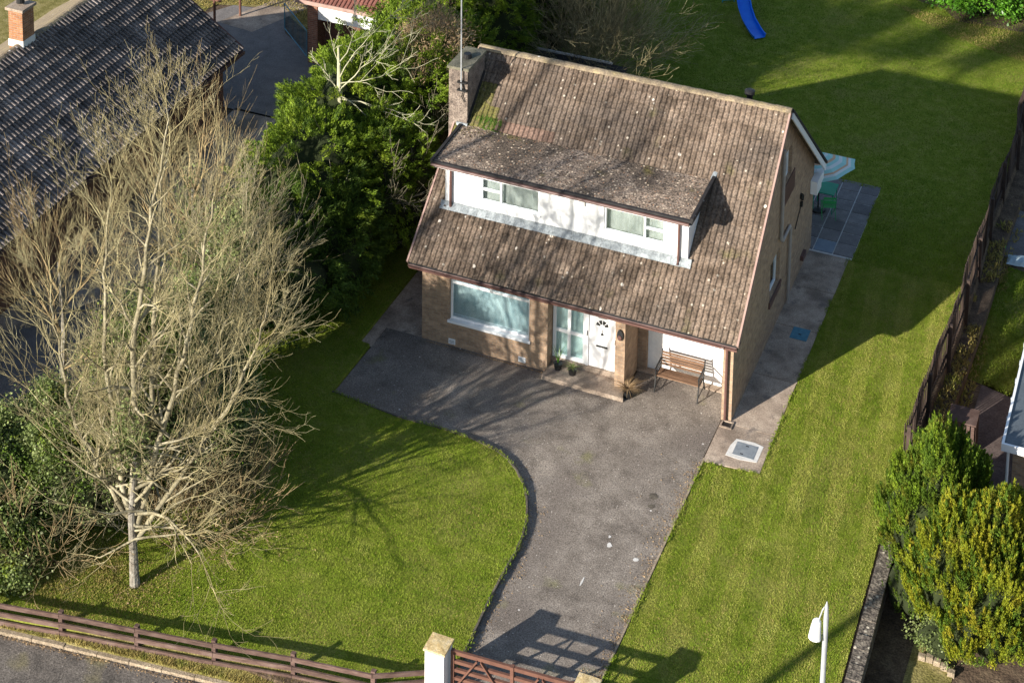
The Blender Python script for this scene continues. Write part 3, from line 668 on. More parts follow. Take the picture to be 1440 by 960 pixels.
# dormer roof (gently falling to the front) with chippings
FZ = 5.02; FY = .60
dro = MB()
nx, ny = 60, 22; V_ = []; F_ = []
bx0, bx1 = -8.87, -1.40
for j in range(ny+1):
    for i in range(nx+1):
        x = bx0+(bx1-bx0)*i/nx; y = FY+(2.72-FY)*j/ny
        V_.append((x, y, FZ+.02+(y-FY)*.045+random.uniform(-.008, .008)))
for j in range(ny):
    for i in range(nx): a_ = j*(nx+1)+i; F_.append((a_, a_+1, a_+nx+2, a_+nx+1))
mesh_obj('dormer_roof', V_, F_, M['chips'], H)
MB().box(bx0-.01, bx1+.01, FY-.03, 2.70, FZ-.10, FZ-.012).build('dormer_roof_deck', M['felt'], H)
MB().box(bx0-.03, bx1+.03, FY-.06, FY-.0, FZ-.03, FZ+.035).build('felt_edge', M['felt'], H)
MB().bar((bx1, FY-.05, FZ+.04), (bx1, 2.66, FZ+.15), .09, .13).build('felt_edge', M['felt'], H)
MB().bar((bx0, FY-.05, FZ+.02), (bx0, 2.5, FZ+.11), .08, .10).build('felt_edge', M['felt'], H)
MB().box(bx0+.05, bx1-.05, FY-.02, DY, FZ-.16, FZ-.10).build('dormer_soffit', M['upvc'], H)
MB().tube([(bx0, FY-.10, FZ-.05), (bx1-.05, FY-.10, FZ-.07)], .045, 8).build('dormer_gutter', M['brownpl'], H)
MB().tube([(-8.38, FY-.08, FZ-.08), (-8.40, DY-.06, FZ-.2), (-8.40, DY-.06, DZ0+.02)], .042).build('dormer_downpipe', M['brownpl'], H)
MB().tube([(-1.82, FY-.08, FZ-.08), (-1.80, DY-.06, FZ-.2), (-1.80, DY-.06, DZ0+.02), (-1.80, DY-.14, DZ0-.02)], .035).build('dormer_downpipe', M['brownpl'], H)
MB().bar((-1.42, 2.55, 5.17), (-1.40, 2.78, 5.26), .12, .06).build('flashing', M['lead'], H)
MB().tube([(-1.37, .75, 5.10), (-1.37, .75, 5.12)], .03, 8).tube([(-1.37, 1.5, 5.12), (-1.37, 1.5, 5.15)], .03, 8).build('felt_nail', M['lead'], H)
# moss cushion where dormer roof meets the tiles
V_ = []; F_ = []
P_ = np.column_stack([RNG.uniform(-8.55, -7.65, 5200), RNG.uniform(2.25, 3.05, 5200), np.zeros(5200)])
k_ = (((P_[:, 0]+8.08+.12*np.sin(P_[:, 1]*9))/.50)**2+((P_[:, 1]-2.72)/.20)**2) < RNG.uniform(.35, 1, 5200)
P_ = P_[k_]; P_[:, 2] = np.maximum(5.10+(P_[:, 1]-.6)*.045-.05, [zr(y)+.04 for y in P_[:, 1]])
o_ = cards('moss_cushion', P_, np.tile([0, -.3, 1.], (len(P_), 1)), RNG.uniform(.025, .055, len(P_)), M['moss'], H, .5, .6, True, 'stuff')
P_ = np.column_stack([RNG.uniform(-8.8, -5.5, 2600), RNG.uniform(1.3, 2.6, 2600), np.zeros(2600)])
k_ = RNG.uniform(0, 1, len(P_)) < np.clip(1.0-(P_[:, 0]+8.8)/3.2-(2.6-P_[:, 1])*1.1, 0, 1)
P_ = P_[k_]; P_[:, 2] = 5.035+(P_[:, 1]-.6)*.045
cards('moss_speckle', P_, np.tile([0, -.2, .6], (len(P_), 1)), RNG.uniform(.02, .05, len(P_)), M['tile_moss'], H, .9, .6, True, 'stuff')
# chimney
cx0, cx1, cy0, cy1, cz = -9.28, -8.70, 2.58, 3.80, 6.80
MB().box(cx0, cx1, cy0, cy1, 0, cz-.03).build('chimney', M['render'], H)
ch = [o for o in H.children if o.name.startswith('chimney')][0]
MB().box(cx0-.04, cx1+.04, cy0-.04, cy1+.04, cz-.028, cz+.05).build('chimney_cap', M['cappale'], ch)
MB().tube([(cx0+.3, cy0+.62, cz+.05), (cx0+.3, cy0+.62, cz+.18)], [.13, .11], 12).build('chimney_pot', M['black'], ch)
MB().box(cx0+.26, cx1+.02, cy0-.05, cy0-.002, 4.72, 5.18).build('lead_flashing', M['lead'], ch)
MB().bar((cx1+.012, cy0, zr(cy0)+.10), (cx1+.012, cy1, zr(cy1)+.10), .02, .2, (0, -SL, 1)).build('lead_flashing', M['felt'], ch)
# aerial strapped to the chimney
t = thing('aerial_mast', (-8.88, 2.5, 6.2), 'thin tall aerial mast strapped to the chimney of the house', 'aerial')
MB().tube([(-8.86, 2.50, 6.2), (-8.88, 2.50, 9.4)], .022, 8).build('mast', M['galv'], t)
MB().box(-8.98, -8.69, 2.46, 2.575, 6.42, 6.46).box(-8.98, -8.69, 2.46, 2.575, 6.18, 6.22).build('bracket', M['black'], t)
MB().tube([(-8.86, 2.53, 6.5), (-8.80, 2.53, 6.2), (-8.86, 2.53, 6.0), (-8.78, 2.53, 5.85)], .014, 6).build('cable', M['black'], t)
# roof vent on the back slope
t = thing('roof_vent', (-1.25, 5.6, 5.6), 'black round vent cowl on a lead slate just behind the ridge', 'vent')
MB().tube([(-1.25, 5.55, 5.3), (-1.25, 5.55, 6.22)], .09, 12).build('vent_pipe', M['black'], t)
MB().tube([(-1.25, 5.55, 6.22), (-1.25, 5.55, 6.26), (-1.25, 5.55, 6.36), (-1.25, 5.55, 6.4)], [.10, .15, .15, .08], 12).build('cowl', M['black'], t)
MB().bar((-1.65, 5.5, zr(RY)-(5.5-RY)*SL+.03), (-.8, 5.5, zr(RY)-(5.5-RY)*SL+.03), .5, .03, (0, SL, 1)).build('lead_slate', M['felt'], t)
# gable windows, panels, pipes, meters
for (u0, u1, z0, z1) in SW:
    w = window(H, u0, u1, z0, z1, -.10, verts=((u0+u1)/2,) if z0 > 3 else (), hors=[(u0+.05, u1-.05, (z0+z1)/2+.1)] if z0 > 3 else (), fr=.05, axis='y', cur=None)
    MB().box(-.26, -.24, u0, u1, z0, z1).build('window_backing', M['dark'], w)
MB().box(.004, .03, 4.90, 6.1, 3.40, 4.0).build('hung_panel', M['brownpl'], H)  # dark brown rectangle below the upper gable window
MB().box(.004, .05, 3.60, 4.85, 1.05, 1.24).build('tile_sill', M['brownpl'], H)  # thin dark brown strip below the lower gable window
MB().tube([(.07, 4.40, 5.5), (.07, 4.65, 2.65), (.07, 4.70, 2.5), (.07, 5.55, 2.5), (.07, 5.66, 2.38), (.07, 5.66, .03)][1:], .045).build('soil_pipe', M['greypl'], H)
MB().tube([(.07, 4.52, 5.35), (.07, 4.55, 2.62)], .05).build('soil_pipe', M['greypl'], H)
for (y, z) in ((7.0, 2.62), (7.15, 2.50), (7.05, 2.35)): MB().box(.004, .08, y-.05, y+.05, z-.07, z+.07).build('wall_fitting', M['black'], H)
MB().tube([(.03, 7.05, 2.3), (.03, 6.4, 1.9)], .015, 6).build('wall_cable', M['black'], H)
MB().box(.004, .10, 7.35, 7.75, .35, .50).build('meter_box', M['brownpl'], H)

# ================================================================ small things at the front of the house
# bench
BX, BY = -1.62, .62
t = thing('garden_bench', (BX, BY, 0), 'slatted wooden garden bench with black iron ends against the white wall', 'bench')
L_ = .58
for k in range(4):
    y = BY-.16+k*.105; MB().box(BX-L_, BX+L_, y, y+.08, .42-.006*k, .442-.006*k).build('seat_slat', M['benchw'], t)
for k in range(5):
    z = .49+k*.07; y = BY+.27+k*.022; MB().box(BX-L_, BX+L_, y, y+.022, z, z+.058).build('back_slat', M['benchw'], t)
for sx in (-1, 1):
    x = BX+sx*(L_+.015); m_ = MB()
    m_.bar((x, BY-.26, .0), (x, BY-.16, .42), .03, .035).bar((x, BY+.40, .0), (x, BY+.27, .42), .03, .035)
    m_.bar((x, BY-.18, .425), (x, BY+.28, .405), .03, .035).bar((x, BY+.28, .41), (x, BY+.40, .87), .03, .035)
    m_.bar((x, BY-.17, .42), (x, BY-.19, .63), .025, .03).bar((x, BY-.21, .64), (x, BY+.30, .66), .045, .028)
    m_.bar((x, BY-.2, .12), (x, BY+.36, .12), .02, .02).bar((x, BY-.16, .52), (x, BY+.30, .54), .015, .015)
    m_.build('end_frame', M['black'], t)
def pot(name, x, y, z, rr, h, label, leaf, n, lh, arch=.5, potm='black', grp=None):
    t = thing(name, (x, y, z), label, 'potted plant', grp)
    MB().tube([(x, y, z), (x, y, z+h*.9), (x, y, z+h)], [rr*.75, rr, rr*1.08], 14).build('pot', M[potm], t)
    V_ = []; F_ = []
    for k in range(n):
        th = random.uniform(0, 6.28); ln = lh*random.uniform(.6, 1.1); ou = arch*random.uniform(.4, 1.2); pts_ = []
        for s_ in range(4):
            u = s_/3; pts_.append((x+math.cos(th)*ou*ln*u*(.4+.9*u), y+math.sin(th)*ou*ln*u*(.4+.9*u), z+h+ln*(u-(.55 if arch > .8 else .15)*u*u)))
        wx, wy = -math.sin(th)*.012, math.cos(th)*.012; b_ = len(V_)
        for s_, q in enumerate(pts_):
            w_ = 1-.8*s_/3; V_ += [(q[0]-wx*w_, q[1]-wy*w_, q[2]), (q[0]+wx*w_, q[1]+wy*w_, q[2])]
            if s_: F_.append((b_+2*s_-2, b_+2*s_-1, b_+2*s_+1, b_+2*s_))
    mesh_obj('leaves', V_, F_, M[leaf], t)
pot('potted_plant', -4.86, .08, .125, .12, .17, 'black pot of thin tall green leaves left of the front door', 'laurel', 26, .6, .45)
pot('potted_plant', -4.42, .02, .125, .12, .15, 'low leafy black pot nearest the white front door', 'ivy', 70, .22, 1.0)
pot('potted_plant', -2.80, -.12, .006, .14, .20, 'pot of arching orange brown grass at the foot of the brick pillar', 'dead', 130, .34, 1.1)

# ================================================================ patio set
t = thing('parasol', (-.26, 10.8, .03), 'tilted mint striped garden parasol on a black base behind the house', 'parasol')
MB().tube([(-.26, 10.8, .03), (-.26, 10.8, .09), (-.26, 10.8, .12)], [.24, .23, .06], 18).build('base', M['black'], t)
MB().tube([(-.26, 10.8, .1), (-.26, 10.8, 1.75), (-.18, 10.45, 2.15)], .022, 8).build('pole', M['black'], t)
apex = Vector((-.17, 10.40, 2.22)); ax_ = Vector((-.34, .06, .94)).normalized()
e1 = ax_.cross(Vector((0, 0, 1))).normalized(); e2 = ax_.cross(e1).normalized()
bands = [(0, 'mint'), (.12, 'stripew'), (.2, 'mint'), (.34, 'stripeo'), (.42, 'mint'), (.52, 'stripew'), (.62, 'mint'), (.74, 'stripeo'), (.80, 'stripew'), (.88, 'mint'), (1.0, None)]
for (r0, nm), (r1, _) in zip(bands, bands[1:]):
    V_ = []; F_ = []; ns = 32
    for rr in (r0, r1):
        for k in range(ns):
            th = 2*math.pi*k/ns; sc = 1-.10*rr*abs(math.sin(th*4)); drop = .58*rr+.06*rr*abs(math.sin(th*4))*0
            V_.append(apex+(e1*math.cos(th)+e2*math.sin(th))*(1.0*rr*sc)-ax_*drop)
    for k in range(ns): F_.append((k, (k+1) % ns, ns+(k+1) % ns, ns+k))
    mesh_obj('canopy_panel' if nm == 'mint' else 'canopy_stripe', V_, F_, M[nm], t)
t = thing('garden_table', (-.1, 11.0, .03), 'square green metal garden table beneath the parasol', 'table')
MB().box(-.45, .25, 10.65, 11.35, .70, .73).build('table_top', M['green'], t)
for (x, y) in ((-.4, 10.7), (.2, 10.7), (-.4, 11.3), (.2, 11.3)): MB().tube([(x, y, .03), (x, y, .70)], .014, 6).build('leg', M['green'], t)
def chair(x, y, rz, label):
    t = thing('garden_chair', (x, y, .03), label, 'chair', 'green folding chairs on the patio')
    c, s = math.cos(rz), math.sin(rz); Rr = lambda u, v, z: (x+u*c-v*s, y+u*s+v*c, z)
    for k in range(5): MB().bar(Rr(-.2, -.18+k*.09, .46), Rr(.2, -.18+k*.09, .46), .06, .012).build('seat_slat', M['greenl'], t)
    for k in range(2): MB().bar(Rr(-.2, .24, .66+k*.12), Rr(.2, .24, .66+k*.12), .012, .07, (0, 0, 1)).build('back_slat', M['greenl'], t)
    for sx in (-1, 1):
        MB().tube([Rr(sx*.21, -.22, .46), Rr(sx*.21, .22, .03)], .011, 6).build('leg', M['greenl'], t)
        MB().tube([Rr(sx*.19, -.25, .03), Rr(sx*.19, .20, .46), Rr(sx*.19, .26, .82)], .011, 6).build('leg', M['greenl'], t)
chair(.12, 10.55, R(200), 'light green folding chair on the near side of the green table')

# extension behind the house with dark roof
t = thing('rear_extension', (-9, 11, 0), 'low rear building with a dark felted roof showing behind the ridge', 'outbuilding')
MB().box(-10.4, -7.5, 9.4, 12.75, 0, 2.25).build('wall', M['render'], t)
MB().prism([(-10.6, 9.2), (-7.35, 9.2), (-7.35, 12.9), (-10.6, 12.9)], 2.25, 2.36).build('roof', M['felt'], t)
MB().box(-10.62, -7.9, 12.88, 12.95, 2.30, 2.42).build('roof_edge', M['mortar'], t)

# ================================================================ fences and gate
def rail_fence():
    t = thing('rail_fence', (-9, -12.7, 0), 'low brown three rail timber fence along the front lawn', 'fence')
    line = [(-17.6, -13.6), (-12.60, -12.97), (-11.67, -12.72), (-10.80, -12.58), (-7.99, -12.08), (-7.1, -11.92), (-5.7, -11.62), (-4.62, -11.50)]
    L2 = []
    tot = 0
    for q0, q1 in zip(line, line[1:]): tot += math.dist(q0, q1)
    def at(s):
        for q0, q1 in zip(line, line[1:]):
            d = math.dist(q0, q1)
            if s <= d: return (q0[0]+(q1[0]-q0[0])*s/d, q0[1]+(q1[1]-q0[1])*s/d)
            s -= d
        return line[-1]
    s = .55; posts = []
    while s < tot: posts.append(at(s)); s += 1.80
    posts[-1] = line[-1]
    posts.append((-3.62, -10.95))
    for (x, y) in posts[:-1]: MB().box(x-.05, x+.05, y-.0, y+.09, -.3, .50+random.uniform(-.02, .03)).build('post', M['fence'], t)
    for q0, q1 in zip(posts, posts[1:]):
        for k, z in enumerate((-.02, .19, .42)):
            j0, j1 = random.uniform(-.012, .012), random.uniform(-.012, .012)
            A = Vector((q0[0], q0[1]-.03, z+j0)); B = Vector((q1[0], q1[1]-.03, z+j1)); d = (B-A).normalized()*.005
            MB().bar(A+d, B-d, .04, .10).build('rail', M['fence'], t)
rail_fence()
def pillar(cx, cy, h, label):
    t = thing('gate_pillar', (cx, cy, 0), label, 'gate pillar', 'white gate pillars at the drive entrance')
    MB().box(cx-.22, cx+.22, cy-.22, cy+.22, 0, h-.07).build('shaft', M['white'], t)
    V_ = [(cx-.25, cy-.25, h-.072), (cx+.25, cy-.25, h-.072), (cx+.25, cy+.25, h-.072), (cx-.25, cy+.25, h-.072), (cx-.25, cy-.25, h-.02), (cx+.25, cy-.25, h-.02), (cx+.25, cy+.25, h-.02), (cx-.25, cy+.25, h-.02), (cx, cy, h-.005)]
    MB().add(V_, [(3, 2, 1, 0), (0, 1, 5, 4), (1, 2, 6, 5), (2, 3, 7, 6), (3, 0, 4, 7), (4, 5, 8), (5, 6, 8), (6, 7, 8), (7, 4, 8)]).build('cap', M['capst'], t)
pillar(-3.38, -10.85, 1.12, 'square white gate pillar with lichened cap left of the brown gate')
pillar(-.11, -10.62, 1.12, 'white pillar with yellowed cap right of the gate, mostly out of frame')
t = thing('driveway_gate', (-1.8, -10.8, 0), 'red brown timber field gate closed across the driveway', 'gate')
GA, GB = Vector((-3.10, -10.80, 0)), Vector((-.37, -10.62, 0))
gl = lambda u, z: GA.lerp(GB, u)+Vector((0, 0, z))
for z, h in ((.98, .085), (.76, .07), (.56, .07), (.36, .07), (.14, .08)): MB().bar(gl(.0, z), gl(1, z), .06, h).build('rail', M['gatew'], t)
for u, w_ in ((.012, .09), (.5, .10), (.988, .09)): MB().bar(gl(u, .08), gl(u, 1.03), w_, .075, GB-GA).build('stile', M['gatew'], t)
off = Vector((.0, -.045, 0))
for (u0, z0, u1, z1) in ((.03, .14, .22, .95), (.47, .14, .25, .95), (.53, .14, .72, .95), (.97, .14, .75, .95)): MB().bar(gl(u0, z0)+off, gl(u1, z1)+off, .03, .07, (0, -1, 0)).build('brace', M['gatew'], t)
# dark close board fence on the right
t = thing('boarded_fence', (4.6, 10, 0), 'dark leaning vertical board fence between the lawns', 'fence')
y = .0; k = 0
while y < 25:
    x = fx(y)+.05+.035*math.sin(y*1.3)+.02*math.sin(y*3.1); x2 = fx(y+.115)+.05+.035*math.sin((y+.115)*1.3)
    h = 1.26+.04*math.sin(y*.7)+random.uniform(-.012, .012); ln = random.uniform(-.01, .01)+.05*math.sin(y*.6)
    zb = -.15
    A = Vector((x, y, 0)); d = Vector((x2-x, .115, 0))*.74
    V_ = []
    for zz, lx in ((zb, 0), (h, ln)):
        V_ += [(A.x+lx, A.y, zz), (A.x+d.x+lx, A.y+d.y, zz), (A.x+d.x+lx+.02, A.y+d.y, zz), (A.x+lx+.02, A.y, zz)]
    MB().add(V_, [(3, 2, 1, 0), (4, 5, 6, 7), (0, 1, 5, 4), (1, 2, 6, 5), (2, 3, 7, 6), (3, 0, 4, 7)]).build('board', M['fence2'], t)
    if k % 16 == 0:
        MB().box(x+.06, x+.16, y, y+.1, -.6, 1.20).build('post', M['fence2'], t)
        y2 = min(y+2.32, 25); xb = fx(y2)+.05+.035*math.sin(y2*1.3)
        for z in (.25, 1.0): MB().bar((x+.045, y, z), (xb+.045, y2, z), .04, .08).build('rail', M['fence2'], t)
    y += .145; k += 1
# low mossy wall on the right in front of the fence, retaining the lawn
t = thing('boundary_wall', (4.7, -5.5, 0), 'low lichen covered block wall at the right edge of the lawn', 'wall')
for k in range(25):
    y = -12.2+k*.45; x = fx(y); x2 = fx(y+.445)
    if y > -1.2: break
    jz = random.uniform(-.015, .015)
    MB().prism([(x+.03, y), (x+.36, y), (x2+.36, y+.445), (x2+.03, y+.445)], .02, .14+jz).build('coping_stone', M['nwall'], t)
MB().prism([(fx(-12)+.07, -12.2), (fx(-12)+.33, -12.2), (fx(-3.6)+.33, -3.6), (fx(-1)+.33, -1.0), (fx(-1)+.07, -1.0), (fx(-3.6)+.07, -3.6)], NZ-.2, .018).build('wall_face', M['render'], t)
# low retaining strip under the fence
tag(MB().prism([(fx(y)+.10, y) for y in (-1.0, 1.8, 3.2, 5.2, 7.4, 9.9, 12, 16, 20, 28)]+[(fx(y)+.62, y) for y in (28, 20, 16, 12, 9.9, 7.4, 5.2, 3.2, 1.8, -1.0)], NZ-.1, -.22).build('soil_bank', M['soil']), kind='structure')

# street lamp at the bottom right
t = thing('street_lamp', (4.95, -11.6, 0), 'slim galvanised street lamp with a white lantern hanging beside the pole', 'street lamp')
MB().tube([(4.95, -11.6, 0), (4.95, -11.6, 1.2), (4.97, -11.56, 5.2), (4.97, -11.56, 5.40), (4.97, -11.56, 5.52)], [.075, .055, .05, .035, .01], 12).build('pole', M['galv'], t)
MB().tube([(4.96, -11.56, 5.46), (4.90, -11.58, 5.34), (4.83, -11.60, 5.08)], .014, 8).build('bracket', M['galv'], t)
MB().tube([(4.81, -11.62, 5.14), (4.81, -11.62, 5.10), (4.80, -11.64, 4.97), (4.79, -11.66, 4.76), (4.785, -11.67, 4.745)], [.04, .08, .10, .125, .10], 12).build('lantern', M['lampw'], t)
# utility pole across the road, out of frame; its shadow falls over the lawn
t = thing('utility_pole', (-5.6, -24.3, 0), 'timber utility pole across the road throwing a long shadow on the lawn', 'utility pole')
MB().tube([(-5.6, -24.3, 0), (-5.6, -24.3, 8.6)], [.15, .11], 12).build('pole', M['fence'], t)

# slide and swing frame at the back
t = thing('garden_slide', (-5.2, 21.7, 0), 'bright blue plastic slide on the back lawn', 'slide')
path_ = [(-4.98, 21.40, .09), (-5.10, 21.52, .10), (-5.33, 21.82, .15), (-5.65, 22.25, .26), (-5.93, 22.73, .42), (-6.15, 23.23, .60), (-6.33, 23.8, .82), (-6.48, 24.4, 1.05)]
V_ = []; F_ = []
prof_ = [(-.27, .12), (-.23, .12), (-.21, .0), (.21, .0), (.23, .12), (.27, .12)]
for i, q in enumerate(path_):
    A = Vector(path_[max(i-1, 0)]); B = Vector(path_[min(i+1, len(path_)-1)]); d = (B-A).normalized(); x = d.cross(Vector((0, 0, 1))).normalized()
    for u, h in prof_: V_.append(Vector(q)+x*u+Vector((0, 0, h)))
    if i:
        for k in range(5): a_ = (i-1)*6+k; F_.append((a_, a_+1, a_+7, a_+6))
o_ = mesh_obj('chute', V_, F_, M['blue'], t)
sm = o_.modifiers.new('s', 'SOLIDIFY'); sm.thickness = .025
MB().tube([(-6.95, 24.6, 1.25), (-7.0, 24.5, 0)], .025).tube([(-6.6, 24.95, 1.25), (-6.6, 25.0, 0)], .025).build('support', M['teal'], t)
t = thing('swing_frame', (-7.2, 24, 0), 'teal metal climbing frame beside the blue slide', 'play frame')
for z in (.10, .32): MB().tube([(-7.15, 23.9, z), (-6.75, 24.15, z)], .022).build('rung', M['teal'], t)
for q in ((-7.15, 23.9), (-6.75, 24.15)): MB().tube([(*q, 0), (q[0]-.15, q[1]+.5, 1.8)], .025).build('leg', M['teal'], t)

# ================================================================ neighbour's house on the left
N_ = thing('neighbour_bungalow', (-23, 0, 0), 'long bungalow with dark ribbed roof tiles left of the hedge', 'house')
NY0, NY1 = -16, 8.5
ex, ez, rx_, rz_ = -19.6, 2.5, -23.45, 5.02
MB().box(-26.7, -20.2, NY0+.3, NY1-.3, 0, 2.42).build('wall', M['nbrick'], N_)
m_ = MB(); 
V_ = [(-26.7, NY1-.31, 2.42), (-20.2, NY1-.31, 2.42), (-23.45, NY1-.31, 4.75)]; V_ += [(x, y-.2, z) for x, y, z in V_]
m_.add(V_, [(0, 1, 2), (5, 4, 3), (0, 3, 4, 1), (1, 4, 5, 2), (2, 5, 3, 0)]).build('gable', M['nbrick'], N_)
def xslab(x0, z0, x1, z1, y0, y1, th):
    V = [(x0, y0, z0), (x0, y1, z0), (x1, y1, z1), (x1, y0, z1)]; V += [(x, y, z-th) for x, y, z in V]
    return MB().add(V, [(0, 1, 2, 3), (7, 6, 5, 4), (0, 4, 5, 1), (1, 5, 6, 2), (2, 6, 7, 3), (3, 7, 4, 0)])
nroof = xslab(ex, ez-.03, rx_, rz_-.03, NY0, NY1-.02, .1).build('roof', M['felt'], N_)
xslab(rx_-3.9, ez-.05, rx_-.002, rz_+.0, NY0, NY1, .1).build('far_roof', M['ridge'], N_)
slN = math.hypot(ex-rx_, rz_-ez)
UU = (0, 1, 0); VV = (rx_-ex, 0, rz_-ez)
tile_roof(nroof, (ex, NY1-50*.34, ez), UU, VV, 50, 12, .34, slN/12, M['ntile'], lambda c: False, lambda c: None,
          lambda c: (c-Vector((-18, 4, 0))).length, 300, .055, .032, [(0, 0), (.10, .0), (.18, 1), (.34, 1), (.42, 0), (.60, .0), (.68, 1), (.84, 1), (.92, 0), (1, 0)], .008) if False else \
tile_roof(nroof, (ex, NY1-50*.34, ez), UU, VV, 50, 12, .34, slN/12, M['ntile'], lambda c: False, lambda c: None,
          lambda c: (c-CP).length if c.y > -6.5 else 1e5, 300, .075, .055, [(0, 0), (.16, .0), (.22, 1), (.36, 1), (.42, 0), (.66, .0), (.72, 1), (.86, 1), (.92, 0), (1, 0)], .008)
for k in range(36):
    y0 = NY1-.02-(k+1)*.45
    m_ = MB(); ring = []
    for yy, rr in ((y0, .13), (y0+.455, .14)):
        for q in range(6):
            t_ = math.pi*q/5; ring.append((rx_+math.cos(t_)*rr, yy, rz_-.02+math.sin(t_)*rr*.7))
    m_.add(ring, [(q, q+1, 6+q+1, 6+q) for q in range(5)]+[(0, 1, 2, 3, 4, 5), (11, 10, 9, 8, 7, 6)]).build('ridge_tile', M['ridge'], nroof)
MB().bar((ex, NY1, ez+.03), (rx_, NY1, rz_+.03), .08, .14, (0, 0, 1)).build('verge_board', M['gatew'], nroof)
MB().box(ex-.02, ex+.09, NY0, NY1, ez-.12, ez-.01).build('gutter', M['brownpl'], N_)
c_ = MB().box(-23.80, -23.28, 1.55, 2.12, 4.6, 6.16).build('chimney', M['obrick'], N_)
MB().box(-23.87, -23.21, 1.48, 2.19, 6.16, 6.25).build('chimney_cap', M['conc'], c_)
MB().tube([(-23.54, 1.83, 6.32), (-23.54, 1.83, 6.5), (-23.54, 1.83, 6.56)], [.13, .12, .14], 12).build('chimney_pot', M['black'], c_)
MB().tube([(-23.54, 1.83, 6.56), (-23.54, 1.83, 6.72)], [.12, .09], 10).build('chimney_cowl', M['bluecover'], c_)
MB().box(-23.82, -23.26, 1.53, 2.14, 4.98, 5.2).build('lead_flashing', M['mortar'], c_)
# red roofed garage at the top left
G_ = thing('red_roof_garage', (-17, 15, 0), 'cream gabled garage with terracotta tile roof at the top edge', 'garage')
MB().box(-19.55, -19.15, 12.95, 13.5, 0, 2.42).build('brick_pier', M['nbrick'], G_)
MB().box(-19.15, -12.5, 13.0, 13.12, 1.72, 2.42).build('front_band', M['white'], G_)
MB().box(-19.15, -12.5, 13.6, 13.7, 0, 1.75).build('garage_door', M['gatew'], G_)  # brown panel standing in for the shade inside the open garage
MB().box(-19.55, -12.5, 13.7, 18.5, 0, 2.4).build('wall', M['nbrick'], G_)
gr = slope_slab(12.75, 2.46, 16, 4.0, -19.9, -12.3, .1).build('roof', M['felt'], G_)
tile_roof(gr, (-19.9, 12.75, 2.46), (1, 0, 0), (0, 3.25, 1.54), 24, 6, .32, .36, M['rtile'], lambda c: False, lambda c: None, lambda c: c.x, 300, .04, .026, None, .006)
MB().box(-19.92, -12.3, 12.70, 12.75, 2.36, 2.50).build('fascia', M['pinkbr'], G_)
# blue mesh gate
t = thing('yard_gate', (-21, 14.6, 0), 'blue metal mesh gate standing open beside the brick garage pier', 'gate')
ga, gb = Vector((-21.6, 14.9, .05)), Vector((-19.75, 13.25, .05))
MB().tube([ga, gb], .02, 6).tube([ga+Vector((0, 0, 1)), gb+Vector((0, 0, 1))], .02, 6).tube([ga, ga+Vector((0, 0, 1))], .02, 6).tube([gb, gb+Vector((0, 0, 1))], .02, 6).build('gate_frame', M['bluecover'], t)
for k in range(1, 18): MB().tube([ga.lerp(gb, k/18), ga.lerp(gb, k/18)+Vector((0, 0, 1))], .008, 4).build('gate_bar', M['bluecover'], t)
for (x, y, lb) in ((-23.7, 15.2, 'rusty clothes line post standing in the paved patch at the top left'), (-23.6, 13.2, 'dark gate post by the corner of the ribbed roof')):
    t = thing('yard_post', (x, y, 0), lb, 'post'); MB().tube([(x, y, 0), (x, y, 1.6)], .05, 8).build('shaft', M['gatew'], t); MB().box(x-.3, x+.3, y-.03, y+.03, 1.5, 1.56).build('cross_arm', M['gatew'], t)
# neighbour's building on the right
B_ = thing('right_outbuilding', (8, 2, NZ), 'flat dark roofed building with white fascia at the right edge', 'building')
MB().box(7.15, 13, -.62, 7, NZ, 1.92).build('wall', M['brick'], B_)
MB().box(6.95, 13.2, -.80, 7.2, 1.93, 2.0).build('roof', mat('grey_flat_roof', [(.07, .085, .10), (.12, .14, .16)], scale=1.2, rough=.5, fine=(20, .15)), B_)
MB().box(6.89, 6.948, -.86, 7.2, 1.86, 2.05).build('fascia', M['upvc'], B_); MB().box(6.948, 13.2, -.86, -.80, 1.86, 2.05).build('fascia', M['upvc'], B_)
MB().tube([(7.05, -.74, 1.85), (7.05, -.74, NZ)], .035).build('downpipe', M['upvc'], B_)
for k in range(9): MB().box(6.86, 6.888, -.6+k*.8, -.54+k*.8, 1.9, 2.02).build('fascia_clip', M['lead'], B_)
# slatted bin store
t = thing('slatted_store', (5.6, 2.3, NZ), 'small brown slatted timber store between the fence and the flat roofed building', 'store')
MB().box(5.22, 5.96, 1.95, 2.62, .29, .33).build('lid', M['fence'], t)
for k in range(6): MB().box(5.26+k*.115, 5.26+k*.115+.08, 1.96, 1.985, NZ+.05, .27).build('slat', M['fence'], t)
for k in range(5): MB().box(5.925, 5.95, 2.02+k*.12, 2.10+k*.12, NZ+.05, .27).build('slat', M['fence'], t)
MB().box(5.28, 5.9, 2.0, 2.58, NZ, .26).build('inner_bin', M['felt'], t)
